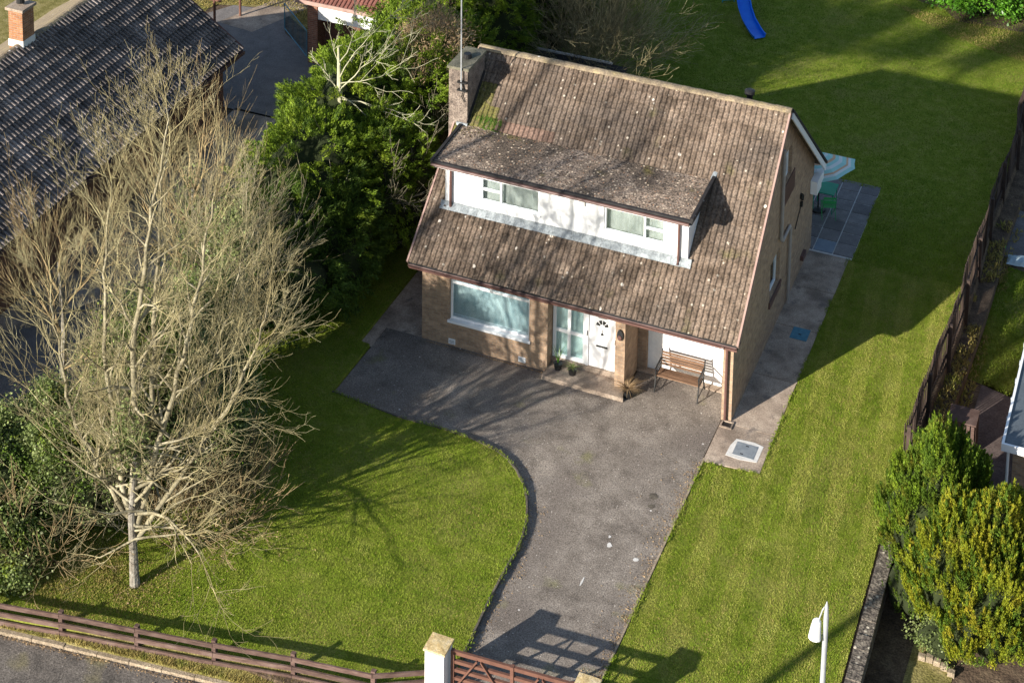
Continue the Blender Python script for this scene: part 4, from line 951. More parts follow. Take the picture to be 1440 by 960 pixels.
# garden bag and plant pot by the paving
t = thing('garden_sack', (5.9, 11.4, NZ), 'pale blue plastic sack lying on the neighbouring slabs', 'sack')
V_ = []; F_ = []; n1, n2 = 10, 6
for j in range(n2+1):
    for i in range(n1+1):
        u, v = i/n1, j/n2; V_.append((5.50+u*.9, 11.05+v*.55+.1*u, NZ+.03+.13*math.sin(math.pi*u)**.5*math.sin(math.pi*v)**.5+random.uniform(0, .03)))
for j in range(n2):
    for i in range(n1): a_ = j*(n1+1)+i; F_.append((a_, a_+1, a_+n1+2, a_+n1+1))
mesh_obj('sack_body', V_, F_, mat('pale_blue_plastic', [(.30, .44, .50), (.5, .58, .6)], scale=6, rough=.4), t)
t = thing('plant_tub', (5.25, 11.7, NZ), 'small green plant tub at the corner of the neighbouring slabs', 'planter')
MB().tube([(5.25, 11.7, NZ+.03), (5.25, 11.7, NZ+.28)], [.12, .16], 12).build('tub', M['greenl'], t)

# ================================================================ VEGETATION
def seg_mesh(name, SG, m, parent, n=3):
    """SG list of (p0,p1,r0,r1)"""
    A = np.array([s[0] for s in SG], float); B = np.array([s[1] for s in SG], float)
    r0 = np.array([s[2] for s in SG])[:, None]; r1 = np.array([s[3] for s in SG])[:, None]
    D = B-A; D /= np.linalg.norm(D, axis=1, keepdims=True)+1e-9
    Q = np.where(np.abs(D[:, 2:3]) < .9, np.array([[0, 0, 1.]]), np.array([[1., 0, 0]]))
    X = np.cross(D, Q); X /= np.linalg.norm(X, axis=1, keepdims=True); Y = np.cross(X, D)
    V = []
    for k in range(n):
        t_ = 2*math.pi*k/n; d = X*math.cos(t_)+Y*math.sin(t_); V.append(A+d*r0)
    for k in range(n):
        t_ = 2*math.pi*k/n; d = X*math.cos(t_)+Y*math.sin(t_); V.append(B+d*r1)
    V = np.stack(V, 1).reshape(-1, 3); base = np.arange(len(SG))[:, None]*2*n
    F = np.concatenate([base+np.array([[k, (k+1) % n, n+(k+1) % n, n+k]]) for k in range(n)], 0)
    return mesh_obj(name, V, F, m, parent)
def grow(SG, p, d, ln, rad, lev, rnd, up_=.12, spread=.55, kids=(3, 4), bend=.12, minr=.006, ratio=.68, levels=5):
    """one branch with curved segments, children along its outer part"""
    ns = max(3, int(3+ln*1.4)) if lev < 3 else 3
    q = np.array(p, float); dd = np.array(d, float); dd /= np.linalg.norm(dd); pts_ = [(q.copy(), dd.copy(), rad)]
    for i in range(ns):
        dd = dd+rnd.normal(0, bend, 3)+np.array([0, 0, up_])*(1 if lev else .5); dd /= np.linalg.norm(dd)
        q2 = q+dd*ln/ns; r0 = rad*(1-.75*i/ns); r1 = rad*(1-.75*(i+1)/ns)
        SG.append((q.copy(), q2.copy(), max(r0, minr), max(r1, minr))); q = q2; pts_.append((q.copy(), dd.copy(), r1))
    if lev >= levels: return
    nk = rnd.integers(kids[0], kids[1]+1)+(1 if lev < 2 else 0)
    for k in range(nk):
        f = rnd.uniform(.22, 1.0) if lev else rnd.uniform(.2, 1.)
        idx = min(int(f*ns), ns-1); fr = f*ns-idx
        b0, bd, br = pts_[idx]; b1 = pts_[idx+1][0]; st = b0+(b1-b0)*fr
        ax = rnd.normal(0, 1, 3); ax -= bd*(ax@bd); ax /= np.linalg.norm(ax)
        an = spread*rnd.uniform(.6, 1.25); nd = bd*math.cos(an)+ax*math.sin(an)
        grow(SG, st, nd, ln*ratio*rnd.uniform(.7, 1.15)*(1.15-.4*f), br*.68, lev+1, rnd, up_, spread, kids, bend, minr, ratio, levels)
    # leader
    b0, bd, br = pts_[-1]
    grow(SG, b0, bd, ln*ratio, max(br, rad*.3), lev+1, rnd, up_, spread, kids, bend, minr, ratio, levels)

# the big bare tree on the front lawn
t = thing('bare_tree', (-10.95, -10.97, .08), 'large leafless pale barked tree rising from the front lawn corner', 'tree')
rnd = np.random.default_rng(11)
tp = [(-10.92, -11.02, .0), (-11.02, -10.9, .8), (-11.08, -10.85, 1.6), (-11.05, -10.8, 2.4), (-11.0, -10.75, 3.2)]
MB().tube(tp, [.125, .10, .09, .075, .06], 10).build('trunk', M['trunkm'], t)
SG = []
stems = [([(-11.05, -10.8, 1.9), (-11.08, -10.7, 4.5), (-11.0, -10.5, 7), (-10.7, -10.2, 9.5), (-10.4, -9.9, 11.6)], .085),
         ([(-11.0, -10.75, 1.6), (-10.4, -10.4, 4.0), (-9.9, -10.0, 6.2), (-9.6, -9.7, 8.2), (-9.4, -9.4, 9.8)], .07),
         ([(-11.05, -10.8, 1.3), (-11.7, -10.6, 3.2), (-12.1, -10.4, 5.6), (-12.3, -10.0, 7.8), (-12.2, -9.8, 9.6)], .07),
         ([(-11.0, -10.7, 3.0), (-11.0, -10.0, 4.6), (-11.2, -9.4, 7), (-11.3, -9.0, 9.0), (-11.1, -8.8, 10.6)], .065),
         ([(-11.05, -10.8, 1.1), (-10.0, -10.3, 2.7), (-8.9, -9.8, 4.5), (-8.3, -9.4, 6.0), (-8.0, -9.2, 7.3)], .06),
         ([(-11.05, -10.8, 1.5), (-12.3, -10.7, 2.6), (-13.3, -10.4, 4.0), (-13.9, -10.1, 5.6), (-14.1, -9.9, 6.8)], .055),
         ([(-11.02, -10.75, 1.9), (-10.6, -9.6, 3.0), (-10.2, -8.5, 4.4), (-9.9, -7.8, 6.0), (-9.8, -7.4, 7.4)], .055)]
for si, (st, r0) in enumerate(stems):
    # smooth, slightly crooked stem
    P_ = []
    for q0, q1 in zip(st, st[1:]):
        for k in range(5): P_.append(np.array(q0)+(np.array(q1)-np.array(q0))*k/5+rnd.normal(0, .035, 3))
    P_.append(np.array(st[-1])); n_ = len(P_); c0 = np.array([-11.0, -10.8, 0]); P_ = [c0+(q-c0)*np.array([.90, .92, .96]) for q in P_]; r0 *= 1.12
    for k in range(n_-1): SG.append((P_[k], P_[k+1], r0*(1-.85*k/n_), r0*(1-.85*(k+1)/n_)))
    az = rnd.uniform(0, 6.28)
    for k in range(2, n_):
        f = k/n_
        for _ in range(2 if k % 2 else 1):
            az += 2.4+rnd.normal(0, .35); el = .55+.75*f+rnd.normal(0, .12)
            ln = (2.1-1.0*f)*rnd.uniform(.7, 1.15)
            grow(SG, P_[k], (math.cos(az), math.sin(az)+.1, el), ln*.92, r0*(1-.8*f)*.55, 2, rnd, .08, .50, (2, 4), .19, .0025, .66, 5)
    grow(SG, P_[-1], (0, 0, 1), 1.1, r0*.2, 2, rnd, .09, .4, (3, 4), .13, .0025, .68, 5)
for (z, d, ln, rad) in ((1.2, (1., .15, .02), 2.6, .035), (1.4, (.9, -.4, .12), 1.8, .028), (1.5, (.8, .6, .15), 2.6, .035), (1.2, (-.9, -.3, .08), 2.0, .03), (1.5, (-.9, .4, .1), 2.6, .035), (1.8, (1., .35, .2), 3.4, .045), (2.1, (1, -.1, .3), 3.2, .045), (2.4, (1, .6, .35), 3.2, .045), (2.0, (-1, .1, .25), 2.8, .04)):
    f = z/3.2; q = [tp[0][i]+(tp[-1][i]-tp[0][i])*f for i in range(3)]
    grow(SG, q, d, ln*.78, rad*.9, 1, rnd, .04, .6, (2, 4), .2, .0026, .62, 4)
big = [s for s in SG if s[2] > .018]; sm_ = [s for s in SG if s[2] <= .018]
seg_mesh('branches', big, M['bark'], t, 6); o_ = seg_mesh('twigs', sm_, M['bark_o'], t, 3); o_['kind'] = 'stuff'
NT = len(SG)

def bare_tree(name, base, h, label, nl, rnd_seed, bark, ln, spread=.5, updir=1.2, minr=.006, cat='tree', levels=4, trunk_r=.12, out=.8, grp=None, kids=(3, 4), z0=.15):
    t = thing(name, base, label, cat, grp); rnd = np.random.default_rng(rnd_seed)
    x, y, z = base; tpx = [(x, y, z), (x+.1, y+.05, z+h*.3), (x-.05, y+.1, z+h*.6)]
    MB().tube(tpx, [trunk_r, trunk_r*.75, trunk_r*.4], 8).build('trunk', M['trunkm'], t)
    SG = []
    for k in range(nl):
        f = z0+(1-z0)*(k+.5)/nl; q = Vector(tpx[0]).lerp(Vector(tpx[2]), f)
        th = k*2.4+rnd.uniform(-.4, .4)
        grow(SG, q, (out*math.cos(th), out*math.sin(th), updir*(.5+f)), ln*(1.15-.35*f), trunk_r*.5, 1, rnd, .1, spread, kids, .12, minr, .66, levels)
    o_ = seg_mesh('branches', SG, M[bark], t, 3); o_['kind'] = 'stuff'
    return t, len(SG)
def shrub_stems(name, base, label, n, ln, seed, bark, cat='shrub', grp=None, minr=.006, rad=.02, out=.7, levels=3, flat=.6):
    t = thing(name, base, label, cat, grp); rnd = np.random.default_rng(seed); SG = []
    for k in range(n):
        th = rnd.uniform(0, 6.28); o = out*rnd.uniform(.2, 1.3)
        q = (base[0]+rnd.uniform(-.4, .4), base[1]+rnd.uniform(-.4, .4), base[2])
        grow(SG, q, (o*math.cos(th), o*math.sin(th), rnd.uniform(flat*.5, 1.2)), ln*rnd.uniform(.7, 1.1), rad, 1, rnd, .06, .5, (2, 4), .16, minr, .66, levels)
    o_ = seg_mesh('stems', SG, M[bark], t, 3); o_['kind'] = 'stuff'
    return t
def crown_points(c, rad, n, seed, noise=.22, lo=.72, f=1.6):
    r_ = np.random.default_rng(seed); D = r_.normal(0, 1, (n, 3)); D /= np.linalg.norm(D, axis=1, keepdims=True)
    D[:, 2] = np.where(D[:, 2] < -.55, -D[:, 2], D[:, 2])
    k = 1+noise*vnoise(D*3, f, seed)*1.6
    rr = r_.uniform(lo, 1.0, n)*k
    return np.array(c)+D*np.array(rad)*rr[:, None], D
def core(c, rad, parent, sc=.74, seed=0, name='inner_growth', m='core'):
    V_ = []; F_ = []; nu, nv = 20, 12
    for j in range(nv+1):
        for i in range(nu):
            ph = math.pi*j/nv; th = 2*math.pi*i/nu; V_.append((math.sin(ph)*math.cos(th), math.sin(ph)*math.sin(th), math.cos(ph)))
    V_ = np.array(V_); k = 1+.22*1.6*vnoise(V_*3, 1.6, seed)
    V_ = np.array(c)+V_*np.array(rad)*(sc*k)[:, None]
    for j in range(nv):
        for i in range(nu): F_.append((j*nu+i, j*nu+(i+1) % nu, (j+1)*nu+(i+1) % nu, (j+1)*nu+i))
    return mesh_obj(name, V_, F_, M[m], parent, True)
def leafy(name, base, c, rad, label, cat, m, ncl=240, per=60, size=.10, clump=.26, seed=1, mode='spray', aspect=.4, grp=None, m2=None, trunk=True, droop=-.2, lo=.75):
    t = thing(name, base, label, cat, grp)
    if trunk: MB().tube([base, (base[0], base[1], c[2])], [.14, .07], 8).build('trunk', M['trunkm'], t)
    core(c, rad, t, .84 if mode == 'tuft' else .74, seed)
    P_, D = crown_points(c, rad, ncl, seed, lo=lo)
    r_ = np.random.default_rng(seed+50)
    n = ncl*per; ci = np.repeat(np.arange(ncl), per)
    if mode == 'spray':      # fans pointing outward, like cypress sprays
        out = D[ci]+np.array([0, 0, droop]); u = r_.uniform(0, 1, n)[:, None]
        side = np.cross(D, np.array([[0, 0, 1.]])+r_.normal(0, .5, (ncl, 3)))[ci]; side /= np.linalg.norm(side, axis=1, keepdims=True)+1e-9
        pos = P_[ci]+out*clump*(u*1.5-.4)+side*(clump*.9*(1.1-u)*r_.uniform(-1, 1, (n, 1)))+r_.normal(0, clump*.12, (n, 3))
        dr_ = out+side*r_.uniform(-.7, .7, (n, 1)); jit = .25
    elif mode == 'tuft':     # upright tufts
        u = r_.uniform(0, 1, n)[:, None]; upv = np.array([0, 0, 1.])+D[ci]*.35+r_.normal(0, .12, (ncl, 3))[ci]
        pos = P_[ci]+upv*clump*(u*1.6-.5)+r_.normal(0, 1, (n, 3))*np.array([1, 1, .3])*(clump*.17*(1.2-u)); dr_ = upv; jit = .3
    else:                    # leaves around clump centre
        pos = P_[ci]+r_.normal(0, clump*.5, (n, 3)); dr_ = D[ci]+np.array([0, 0, -.2]); jit = .8
    sz = size*r_.uniform(.6, 1.3, n)
    tri = mode in ('spray', 'tuft')
    if m2:
        k = (r_.uniform(0, 1, ncl) < (.4 if mode == 'tuft' else .22))[ci]
        cards('foliage', pos[~k], dr_[~k], sz[~k], M[m], t, aspect, jit, tri); cards('foliage', pos[k], dr_[k], sz[k], M[m2], t, aspect, jit, tri)
    else: cards('foliage', pos, dr_, sz, M[m], t, aspect, jit, tri)
    return t

# conifer belt between the two houses (one tree after the other)
hedge = [  # x, y, rx, ry, height, label
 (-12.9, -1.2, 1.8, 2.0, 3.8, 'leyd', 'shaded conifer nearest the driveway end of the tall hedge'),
 (-13.2, 1.6, 2.1, 2.2, 5.0, 'leyl', 'second conifer of the hedge, left of the brown gable path'),
 (-13.5, 4.6, 2.2, 2.3, 5.3, 'leyl', 'dense green conifer of the hedge around the bleached dead stem'),
 (-13.6, 7.8, 2.3, 2.4, 5.0, 'leyl', 'conifer of the hedge level with the chimney'),
 (-14.0, 11.0, 2.3, 2.3, 5.0, 'leyl', 'bright conifer of the hedge beside the red roofed garage'),
 (-13.4, 13.8, 2.1, 2.2, 5.6, 'leyl', 'bright green conifer behind the chimney top'),
 (-11.6, 16.0, 1.8, 1.9, 6.4, 'leyl', 'bright feathery conifer behind the aerial mast at the top edge'),
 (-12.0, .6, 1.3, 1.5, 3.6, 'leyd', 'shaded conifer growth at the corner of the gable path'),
 (-11.6, 3.4, 1.4, 1.7, 4.6, 'leyl', 'inner conifer of the hedge closest to the dormer end'),
 (-11.7, 6.2, 1.5, 1.8, 5.4, 'leyl', 'inner conifer of the hedge directly left of the chimney'),
 (-12.0, 9.0, 1.3, 1.7, 4.8, 'leyl', 'inner conifer of the hedge below the brown dead patch'),
 (-11.9, 11.9, 1.3, 1.7, 6.2, 'leyl', 'inner conifer of the hedge left of the aerial mast'),
]
for i, (x, y, ax, ay, h, m_, lb) in enumerate(hedge):
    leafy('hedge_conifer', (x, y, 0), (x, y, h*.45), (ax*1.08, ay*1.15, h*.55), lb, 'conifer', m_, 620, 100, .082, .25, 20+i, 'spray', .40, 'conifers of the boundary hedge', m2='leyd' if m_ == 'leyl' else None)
P_, D = crown_points((-11.7, 6.9, 4.9), (1.25, 1.7, .95), 110, 77)
ci = np.repeat(np.arange(110), 60); t = thing('dead_conifer_patch', (-11.7, 6.9, 0), 'brown dead patch in the hedge top left of the chimney', 'dead foliage')
cards('foliage', P_[ci]+RNG.normal(0, .2, (len(ci), 3)), D[ci], RNG.uniform(.07, .16, len(ci)), M['dead'], t, .2, .8)
# dead bleached stem in the hedge
t = thing('dead_tree', (-13.3, 3.6, 0), 'bleached bare stem with crooked limbs poking out of the hedge', 'tree')
MB().tube([(-13.3, 3.6, 2.0), (-13.38, 3.7, 4.6), (-13.45, 3.75, 6.0)], [.12, .09, .03], 8).build('trunk', M['bark_w'], t)
SG = []; rnd = np.random.default_rng(5)
for (z, d, ln, r_) in ((4.7, (1, .4, .9), 2.6, .05), (5.1, (.8, .2, 1.1), 2.6, .045), (5.6, (.5, .5, 1.2), 2.0, .04), (4.4, (1, .0, .1), 2.6, .05), (4.5, (1, -.4, -.1), 2.4, .045), (4.6, (-.7, 0, .8), 1.2, .05), (5.5, (-.4, .2, 1), 1.0, .03), (4.9, (1, .3, .25), 2.6, .04)):
    grow(SG, (-13.36, 3.68, z), d, ln*.66, r_*.55, 2, rnd, .03, .5, (1, 3), .18, .006, .62, 5)
seg_mesh('branches', SG, M['bark_w'], t, 4)
bare_tree('bare_sapling', (-11.3, 6.2, 0), 5.0, 'thin leafless sapling leaning out of the hedge beside the chimney', 6, 41, 'bark', 2.0, .6, .8, .004, levels=4, trunk_r=.07)
bare_tree('bare_sapling', (-11.7, 2.4, 0), 3.6, 'drooping leafless sapling over the dark side path', 8, 42, 'bark', 1.8, .6, .5, .006, levels=4, trunk_r=.06)
# bare round bush behind the house
shrub_stems('bare_bush', (-9.3, 14.6, .2), 'big rounded leafless twiggy bush behind the house roof', 64, 3.0, 51, 'bark_o', grp=None, out=.6, levels=4, minr=.005)
leafy('ivy_bush', (-9.2, 13.9, 0), (-9.2, 13.9, 1.0), (.9, .7, 1.2), 'small green bush at the foot of the leafless bush', 'bush', 'ivy', 60, 50, .09, .3, 52, 'leaf', .7)
# second and third trees behind the big one
t2, n2 = bare_tree('bare_tree', (-14.6, -2.6, 0), 7.4, 'brownish twiggy tree behind the big pale tree, against the dark neighbouring roof', 12, 61, 'bark_b', 2.3, .5, 1.1, .004, levels=4, trunk_r=.13, kids=(2, 3))
t3, n3 = bare_tree('bare_tree', (-12.6, -4.2, 0), 6.0, 'ivy clad leafless tree between the big tree and the hedge', 9, 62, 'bark', 2.2, .5, 1.0, .004, levels=4, trunk_r=.12)
t4, n4 = bare_tree('bare_tree', (-16.4, -6.2, 0), 6.5, 'fine twigged leafless tree at the left edge by the neighbouring drive', 6, 63, 'bark_b', 2.2, .5, 1.0, .004, levels=4, trunk_r=.10)
for i, (c, rr, parent) in enumerate((((-12.6, -4.2, 2.2), (.55, .55, 2.0), t3), ((-12.5, -4.1, 4.2), (.8, .8, 1.2), t3), ((-14.6, -2.6, 2.6), (.6, .6, 2.2), t2), ((-11.15, -10.8, 3.4), (.32, .32, 1.0), None))):
    P_, D = crown_points(c, rr, 90, 90+i, lo=.3); ci = np.repeat(np.arange(90), 34)
    if parent is None: parent = [o for o in bpy.data.objects if o.name == 'bare_tree'][0]; P_ = P_[:40]; ci = ci[ci < 40]
    cards('ivy', P_[ci]+RNG.normal(0, .16, (len(ci), 3)), D[ci], RNG.uniform(.05, .11, len(ci)), M['ivy'], parent, .8, .8)
# shrub thicket along the left boundary
thick = [(-14.5, -9.0, 1.4, 1.2, 2.5, 'ivy covered thicket by the neighbouring drive, left of the pale trunk'), (-12.5, -8.0, 1.6, 1.5, 5.2, 'tallest ivy bush just behind the big trunk'),
         (-15.2, -10.5, 1.5, 1.4, 2.7, 'ivy bush at the left picture edge'), (-13.5, -9.9, 1.2, 1.1, 2.9, 'sunlit pale ivy bush left of the big trunk'), (-14.2, -11.8, 1.2, .9, 1.4, 'low leafy bush at the left end of the rail fence'),
         (-12.4, -5.8, 1.4, 1.5, 4.2, 'tall green bush beyond the ivy bush behind the big bare tree'), (-11.3, -7.4, 1.1, 1.1, 2.4, 'low dark bush under the crown of the big tree')]
for i, (x, y, ax, ay, h, lb) in enumerate(thick):
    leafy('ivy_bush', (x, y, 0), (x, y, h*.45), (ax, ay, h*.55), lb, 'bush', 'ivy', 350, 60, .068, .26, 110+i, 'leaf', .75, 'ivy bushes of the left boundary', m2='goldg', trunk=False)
for i, (x, y, lb) in enumerate(((-14.3, -8.4, 'tangle of bare stems above the ivy thicket at the left'), (-13.4, -11.2, 'tangle of bare stems left of the foot of the big tree'), (-12.3, -9.4, 'tangle of bare stems directly behind the big trunk'), (-15.2, -11.6, 'tangle of bare stems at the left end of the fence'), (-11.7, -6.9, 'tangle of bare stems under the right limbs of the big tree'), (-10.6, -9.3, 'dense brown stems just right of the pale trunk'), (-9.9, -8.6, 'low brown stems where the lawn meets the undergrowth'), (-11.0, -8.3, 'dark bramble stems behind the trunk'), (-10.2, -7.3, 'brown bramble stems at the dark edge of the front lawn'))):
    shrub_stems('bare_shrub', (x, y, .05), lb, 20 if i > 4 else 16, 1.1 if i > 4 else 1.5, 130+i, 'bark_b' if i % 2 or i > 4 else 'bark', grp='bare shrubs round the big tree', out=1.0, levels=3, minr=.006)
# golden conifers bottom right
leafy('golden_conifer', (5.7, -2.35, NZ), (5.7, -2.35, .80), (1.28, 1.5, 1.75), 'green gold upright conifer touching the end of the fence', 'conifer', 'goldg', 1000, 120, .055, .24, 201, 'tuft', .5, 'golden conifers of the right garden', lo=.94, m2='leyl')
leafy('golden_conifer', (7.0, -4.3, NZ), (7.0, -4.3, .95), (1.5, 1.45, 1.75), 'big yellow gold conifer in the bottom right corner', 'conifer', 'gold', 1300, 120, .055, .24, 202, 'tuft', .5, 'golden conifers of the right garden', m2='goldg', lo=.94)
leafy('dark_shrub', (5.55, -3.9, NZ), (5.6, -3.9, .15), (.75, .8, .85), 'small dark green shrub between the wall and the golden conifers', 'shrub', 'leyd', 120, 46, .06, .16, 203, 'tuft', .4, m2='goldg', trunk=False)
leafy('dark_shrub', (6.2, -5.0, NZ), (6.35, -5.0, -.1), (.7, .6, .5), 'low ground hugging shrub in front of the golden conifers', 'shrub', 'ivy', 70, 40, .06, .16, 204, 'leaf', .6, trunk=False)
t = thing('bed_edging', (6.2, -5.3, NZ), 'row of small pale blocks edging the golden conifer bed', 'edging')
for k in range(5):
    x = 5.85+k*.17; y = -5.3+.03*k-.02*k*k
    MB().box(x, x+.15, y-.06, y+.06, NZ, NZ+.14+random.uniform(-.02, .02)).build('edging_block', M['kerb'], t)
# back garden border
leafy('laurel_bush', (2.2, 27.0, 0), (2.3, 27.3, .8), (1.9, 1.2, 1.1), 'glossy bright green laurel bush at the top of the back lawn', 'bush', 'laurel', 200, 60, .15, .35, 301, 'leaf', .5, trunk=False)
leafy('yellow_bush', (4.4, 27.4, 0), (4.5, 27.8, .8), (.9, .9, 1.0), 'bright yellow green bush in the top right corner', 'bush', 'gold', 90, 60, .10, .25, 302, 'leaf', .5, trunk=False)
tag(sheet('border_bed', [(-4.0, 28.4), (.9, 26.9), (1.6, 26.0), (4.9, 26.1), (4.9, 33), (-4.5, 33)], .018, M['soil']), kind='structure')
leafy('border_shrub', (-1.2, 29.2, 0), (-1.2, 29.3, .6), (1.0, .8, .8), 'dull grey green shrub in the far flower bed', 'shrub', 'leyd', 70, 50, .09, .25, 303, 'leaf', .5, trunk=False)
# garden trees left of the back lawn (mostly above the frame; they shade the lawn)
for i, (x, y, h, lb) in enumerate(((-15.0, 18.5, 9.0, 'tall conifer beyond the top edge left of the back lawn'), (-13.4, 13.5, 0, ''), (-14.5, 24, 8.5, 'second tall conifer beyond the top edge'))):
    if h: leafy('tall_conifer', (x, y, 0), (x, y, h*.5), (1.9, 1.9, h*.52), lb, 'conifer', 'leyd', 260, 40, .2, .5, 310+i, 'spray', .35, 'tall conifers beyond the picture')
for i, (x, y, h, rr) in enumerate(((-23.2, -17.0, 18.0, 1.0), (-21.4, -18.2, 18.5, 1.3), (-19.5, -19.5, 19.5, .9), (-24.9, -16.4, 17.6, 1.7))):  # unseen pines, added so their crowns streak the back lawn with shade
    t = thing('tall_pine', (x, y, -.3), ['tall bare stemmed pine across the road, left of the picture', 'broadest of the tall pines across the road', 'tallest pine across the road', 'outermost tall pine by the neighbouring drive'][i], 'pine tree', 'tall pines outside the picture')
    MB().tube([(x, y, -.3), (x+.1, y, h*.6), (x, y, h)], [.16, .12, .04], 8).build('trunk', M['trunkm'], t)
    P_, D = crown_points((x, y, h-1.9), (rr, rr, 2.0), 110, 700+i, lo=.1); ci = np.repeat(np.arange(110), 30)
    cards('crown', P_[ci]+RNG.normal(0, .16, (len(ci), 3)), D[ci], RNG.uniform(.12, .3, len(ci)), M['leyd'], t, .4, .7)
# weeds on the bank beneath the right fence
P_ = np.column_stack([RNG.uniform(.15, .9, 5000), RNG.uniform(-1, 14, 5000), np.full(5000, -.25)]); P_[:, 0] += np.array([fx(y) for y in P_[:, 1]])
k_ = vnoise(P_, 2.2, 9) > -.05; P_ = P_[k_]; P_[:, 2] = np.where(P_[:, 0]-np.array([fx(y) for y in P_[:, 1]]) > .62, NZ, -.22)
tag(cards('bank_weeds', P_, np.tile([0, 0, 1.], (len(P_), 1)), RNG.uniform(.06, .16, len(P_)), M['grassd'], None, .4, .6, True), kind='stuff')

# ================================================================ GRASS
def grass(name, poly, z, dens, m, hmin, hmax, w, seed, stripe=None, keep=None, clumpf=2.2, m2=None):
    r_ = np.random.default_rng(seed); P = np.array(poly); x0, y0 = P.min(0); x1, y1 = P.max(0)
    n = int((x1-x0)*(y1-y0)*dens); Q = np.column_stack([r_.uniform(x0, x1, n), r_.uniform(y0, y1, n)])
    Q = Q[inside(Q, poly)]
    if keep is not None: Q = Q[keep(Q)]
    n = len(Q); P3 = np.column_stack([Q, np.full(n, z)])
    lean = np.column_stack([r_.normal(0, .6, (n, 2)), np.ones(n)])
    cl = vnoise(P3*np.array([1, 1, 0]), clumpf*3, seed); lean[:, 0] += cl*.5
    lean[:, 1] += vnoise(P3, clumpf*2.3, seed+3)*.5
    if stripe is not None:
        s = np.sign(np.sin((P3[:, 0]*stripe[0]+P3[:, 1]*stripe[1])*2*math.pi)); lean[:, 1] += s*.35
    lean /= np.linalg.norm(lean, axis=1, keepdims=True)
    h = r_.uniform(hmin, hmax, n)*(1+.35*vnoise(P3, 1.5, seed+9)); th = r_.uniform(0, math.pi, n)
    X = np.column_stack([np.cos(th), np.sin(th), np.zeros(n)])*w*.5
    V = np.stack([P3-X, P3+X, P3+lean*h[:, None]], 1).reshape(-1, 3)
    o = mesh_obj(name, V, np.arange(3*n).reshape(n, 3), m); o['kind'] = 'stuff'
    if m2 is not None:
        o.data.materials.append(m2); ph = (P3[:, 0]+.10*P3[:, 1])*2*math.pi
        sg = .75*np.sin(ph/.92)+.45*np.sin(ph/.31+1)+.45*vnoise(P3, 1.3, seed+20)+r_.normal(0, .38, n)
        o.data.polygons.foreach_set('material_index', (sg > .22).astype(np.int32))
    return n
gcount = grass('front_lawn_grass', lawn_front, LAWNZ, 2350, M['grassb'], .016, .038, .018, 400, keep=lambda Q: ~((Q[:, 0] < -12.2) & (Q[:, 1] > -12.2) & (Q[:, 1] > -3)))
gcount += grass('side_lawn_grass', lawn_right, .012, 2650, M['grassb'], .016, .038, .017, 401, stripe=(.95, -.12), m2=M['grassl'])
gcount += grass('side_lawn_straw', lawn_right, .012, 1100, M['grassd'], .02, .042, .016, 411, keep=lambda Q: (np.sin((Q[:, 0]*.95-Q[:, 1]*.12)*6.283)*.35+np.sin((Q[:, 0]*2.3-Q[:, 1]*.25)*6.283)*.2+.55*vnoise(np.column_stack([Q, Q[:, 0]*0]), 2.2, 5)+np.random.default_rng(4).normal(0, .45, len(Q))) > .25)
gcount += grass('front_lawn_straw', lawn_front, LAWNZ, 900, M['grassd'], .02, .042, .016, 412, keep=lambda Q: (.8*vnoise(np.column_stack([Q, Q[:, 0]*0]), 1.1, 6)+.4*vnoise(np.column_stack([Q, Q[:, 0]*0]), 4.2, 7)+np.random.default_rng(5).normal(0, .45, len(Q))) > .45)
gcount += grass('back_lawn_grass', [(-9, 8.6)]+lawn_back[:9]+[(5, 31), (-13, 31)], .012, 500, M['grassk'], .022, .045, .030, 402, keep=lambda Q: ~((Q[:, 0] > -9.2) & (Q[:, 0] < 1.3) & (Q[:, 1] < 12.8)))
gcount += grass('verge_grass', [(-14, -13.22), (-10.7, -12.76), (-8.4, -12.46), (-5.5, -12.1), (-3.6, -11.95), (-3.6, -11.4), (-5.5, -11.55), (-8.4, -12.05), (-10.7, -12.5), (-14, -13.0)], -.09, 2600, M['grassd'], .05, .12, .02, 403)
gcount += grass('worn_grass', [(-14, -12.9), (-11, -12.5), (-9.4, -11.6), (-10.2, -10.4), (-13, -9.5), (-14.5, -11)], LAWNZ, 1900, M['grassd'], .03, .07, .02, 404, keep=lambda Q: np.random.default_rng(3).uniform(0, 1, len(Q)) > np.hypot((Q[:, 0]+12.2)/2.3, (Q[:, 1]+11.2)/1.7)**1.5*.9+.3*vnoise(np.column_stack([Q, Q[:, 0]*0]), 2.5, 8))
gcount += grass('border_dry_grass', [(-1, 26.5), (1.5, 24.6), (4.8, 23.5), (4.8, 26), (1.5, 26.2)], .012, 700, M['grassd'], .03, .08, .03, 405)
gcount += grass('neighbour_lawn_grass', [(-30, 14.5), (-25.3, 14.4), (-24.9, 15.8), (-22.6, 16.5), (-20, 14.7), (-18, 18), (-30, 20)], .01, 500, M['grassd'], .04, .10, .03, 406)
gcount += grass('neighbour_side_grass', [(5.0, 5.2), (9, 4), (9, 10.3), (5.6, 11.0), (5.3, 9)], NZ+.01, 1200, M['grassk'], .04, .08, .025, 407)
gcount += grass('blending_grass', [(1.35, 8.45), (4.7, 8.45), (4.75, 14.5), (1.35, 14.5)], .013, 1900, M['grassb'], .018, .042, .022, 408, keep=lambda Q: np.random.default_rng(9).uniform(0, 1, len(Q)) > (Q[:, 1]-8.4)/5.5)
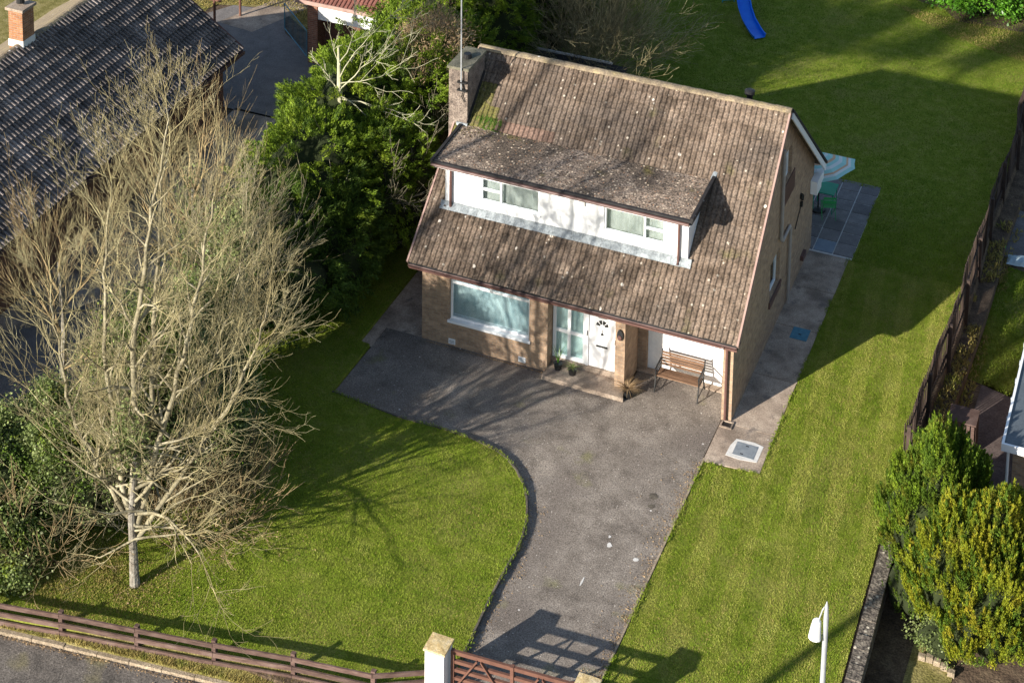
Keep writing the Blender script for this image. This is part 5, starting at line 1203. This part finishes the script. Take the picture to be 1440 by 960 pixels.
# ragged tufts hanging over the drive edges
def edge_tufts(name, line, n, seed, z=.0, off=.05):
    r_ = np.random.default_rng(seed); Ls = np.array([math.dist(a_, b_) for a_, b_ in zip(line, line[1:])]); cum = np.cumsum(Ls)
    s = r_.uniform(0, cum[-1], n); i = np.searchsorted(cum, s); i = np.clip(i, 0, len(Ls)-1); f = 1-(cum[i]-s)/Ls[i]
    A = np.array(line)[i]; B = np.array(line)[i+1]; P = A+(B-A)*f[:, None]+r_.normal(0, off, (n, 2))
    P3 = np.column_stack([P, np.full(n, z)]); k = vnoise(P3, 3.5, seed) > -.1
    tag(cards(name, P3[k], np.tile([0, 0, 1.], (k.sum(), 1)), r_.uniform(.03, .08, k.sum()), M['grassb'], None, .35, .5, True), kind='stuff')
edge_tufts('edge_tufts', [(1.2, -1.66), (-.2, -1.80), (-.19, -11)], 2600, 500, .02, .035)
edge_tufts('edge_tufts', [(1.2, -1.6), (1.19, 8.5)], 1800, 501, .02, .03)
edge_tufts('edge_tufts', KERB, 2600, 502, LAWNZ, .03)
edge_tufts('edge_tufts', [(1.31, 8.6), (1.31, 12.8), (-2, 12.8)], 800, 503, .02, .03)
def litter(name, line, n, spread, seed, z):
    r_ = np.random.default_rng(seed); Ls = np.array([math.dist(a_, b_) for a_, b_ in zip(line, line[1:])]); cum = np.cumsum(Ls)
    s_ = r_.uniform(0, cum[-1], n); i = np.clip(np.searchsorted(cum, s_), 0, len(Ls)-1); f = 1-(cum[i]-s_)/Ls[i]
    A = np.array(line)[i]; B = np.array(line)[i+1]; P = A+(B-A)*f[:, None]+r_.exponential(spread, (n, 2))*np.array([1, 0]) if spread > 0 else A+(B-A)*f[:, None]+r_.exponential(-spread, (n, 2))*np.array([-1, 0])
    P3 = np.column_stack([P, np.full(n, z)+r_.uniform(0, .01, n)]); D = np.column_stack([r_.normal(0, 1, (n, 2)), r_.normal(0, .15, n)])
    tag(cards(name, P3, D, r_.uniform(.015, .05, n), M['dead'], None, .6, .1, True), kind='stuff')
litter('leaf_litter', KERB, 1500, .14, 601, .01)
litter('leaf_litter', [(-.28, -1.8), (-.28, -11)], 1300, -.16, 602, .01)
litter('leaf_litter', [(-8.8, -.1), (-5.2, -.1)], 500, .2, 603, .01)
litter('leaf_litter', [(-13.8, -13.3), (-8.4, -12.62), (-4.0, -12.1)], 1400, .3, 604, -.17)
litter('lawn_litter', [(-11.2, -11.6), (-10.4, -9.8), (-9.0, -8.2)], 900, .5, 605, LAWNZ+.03)
print('blades', gcount)
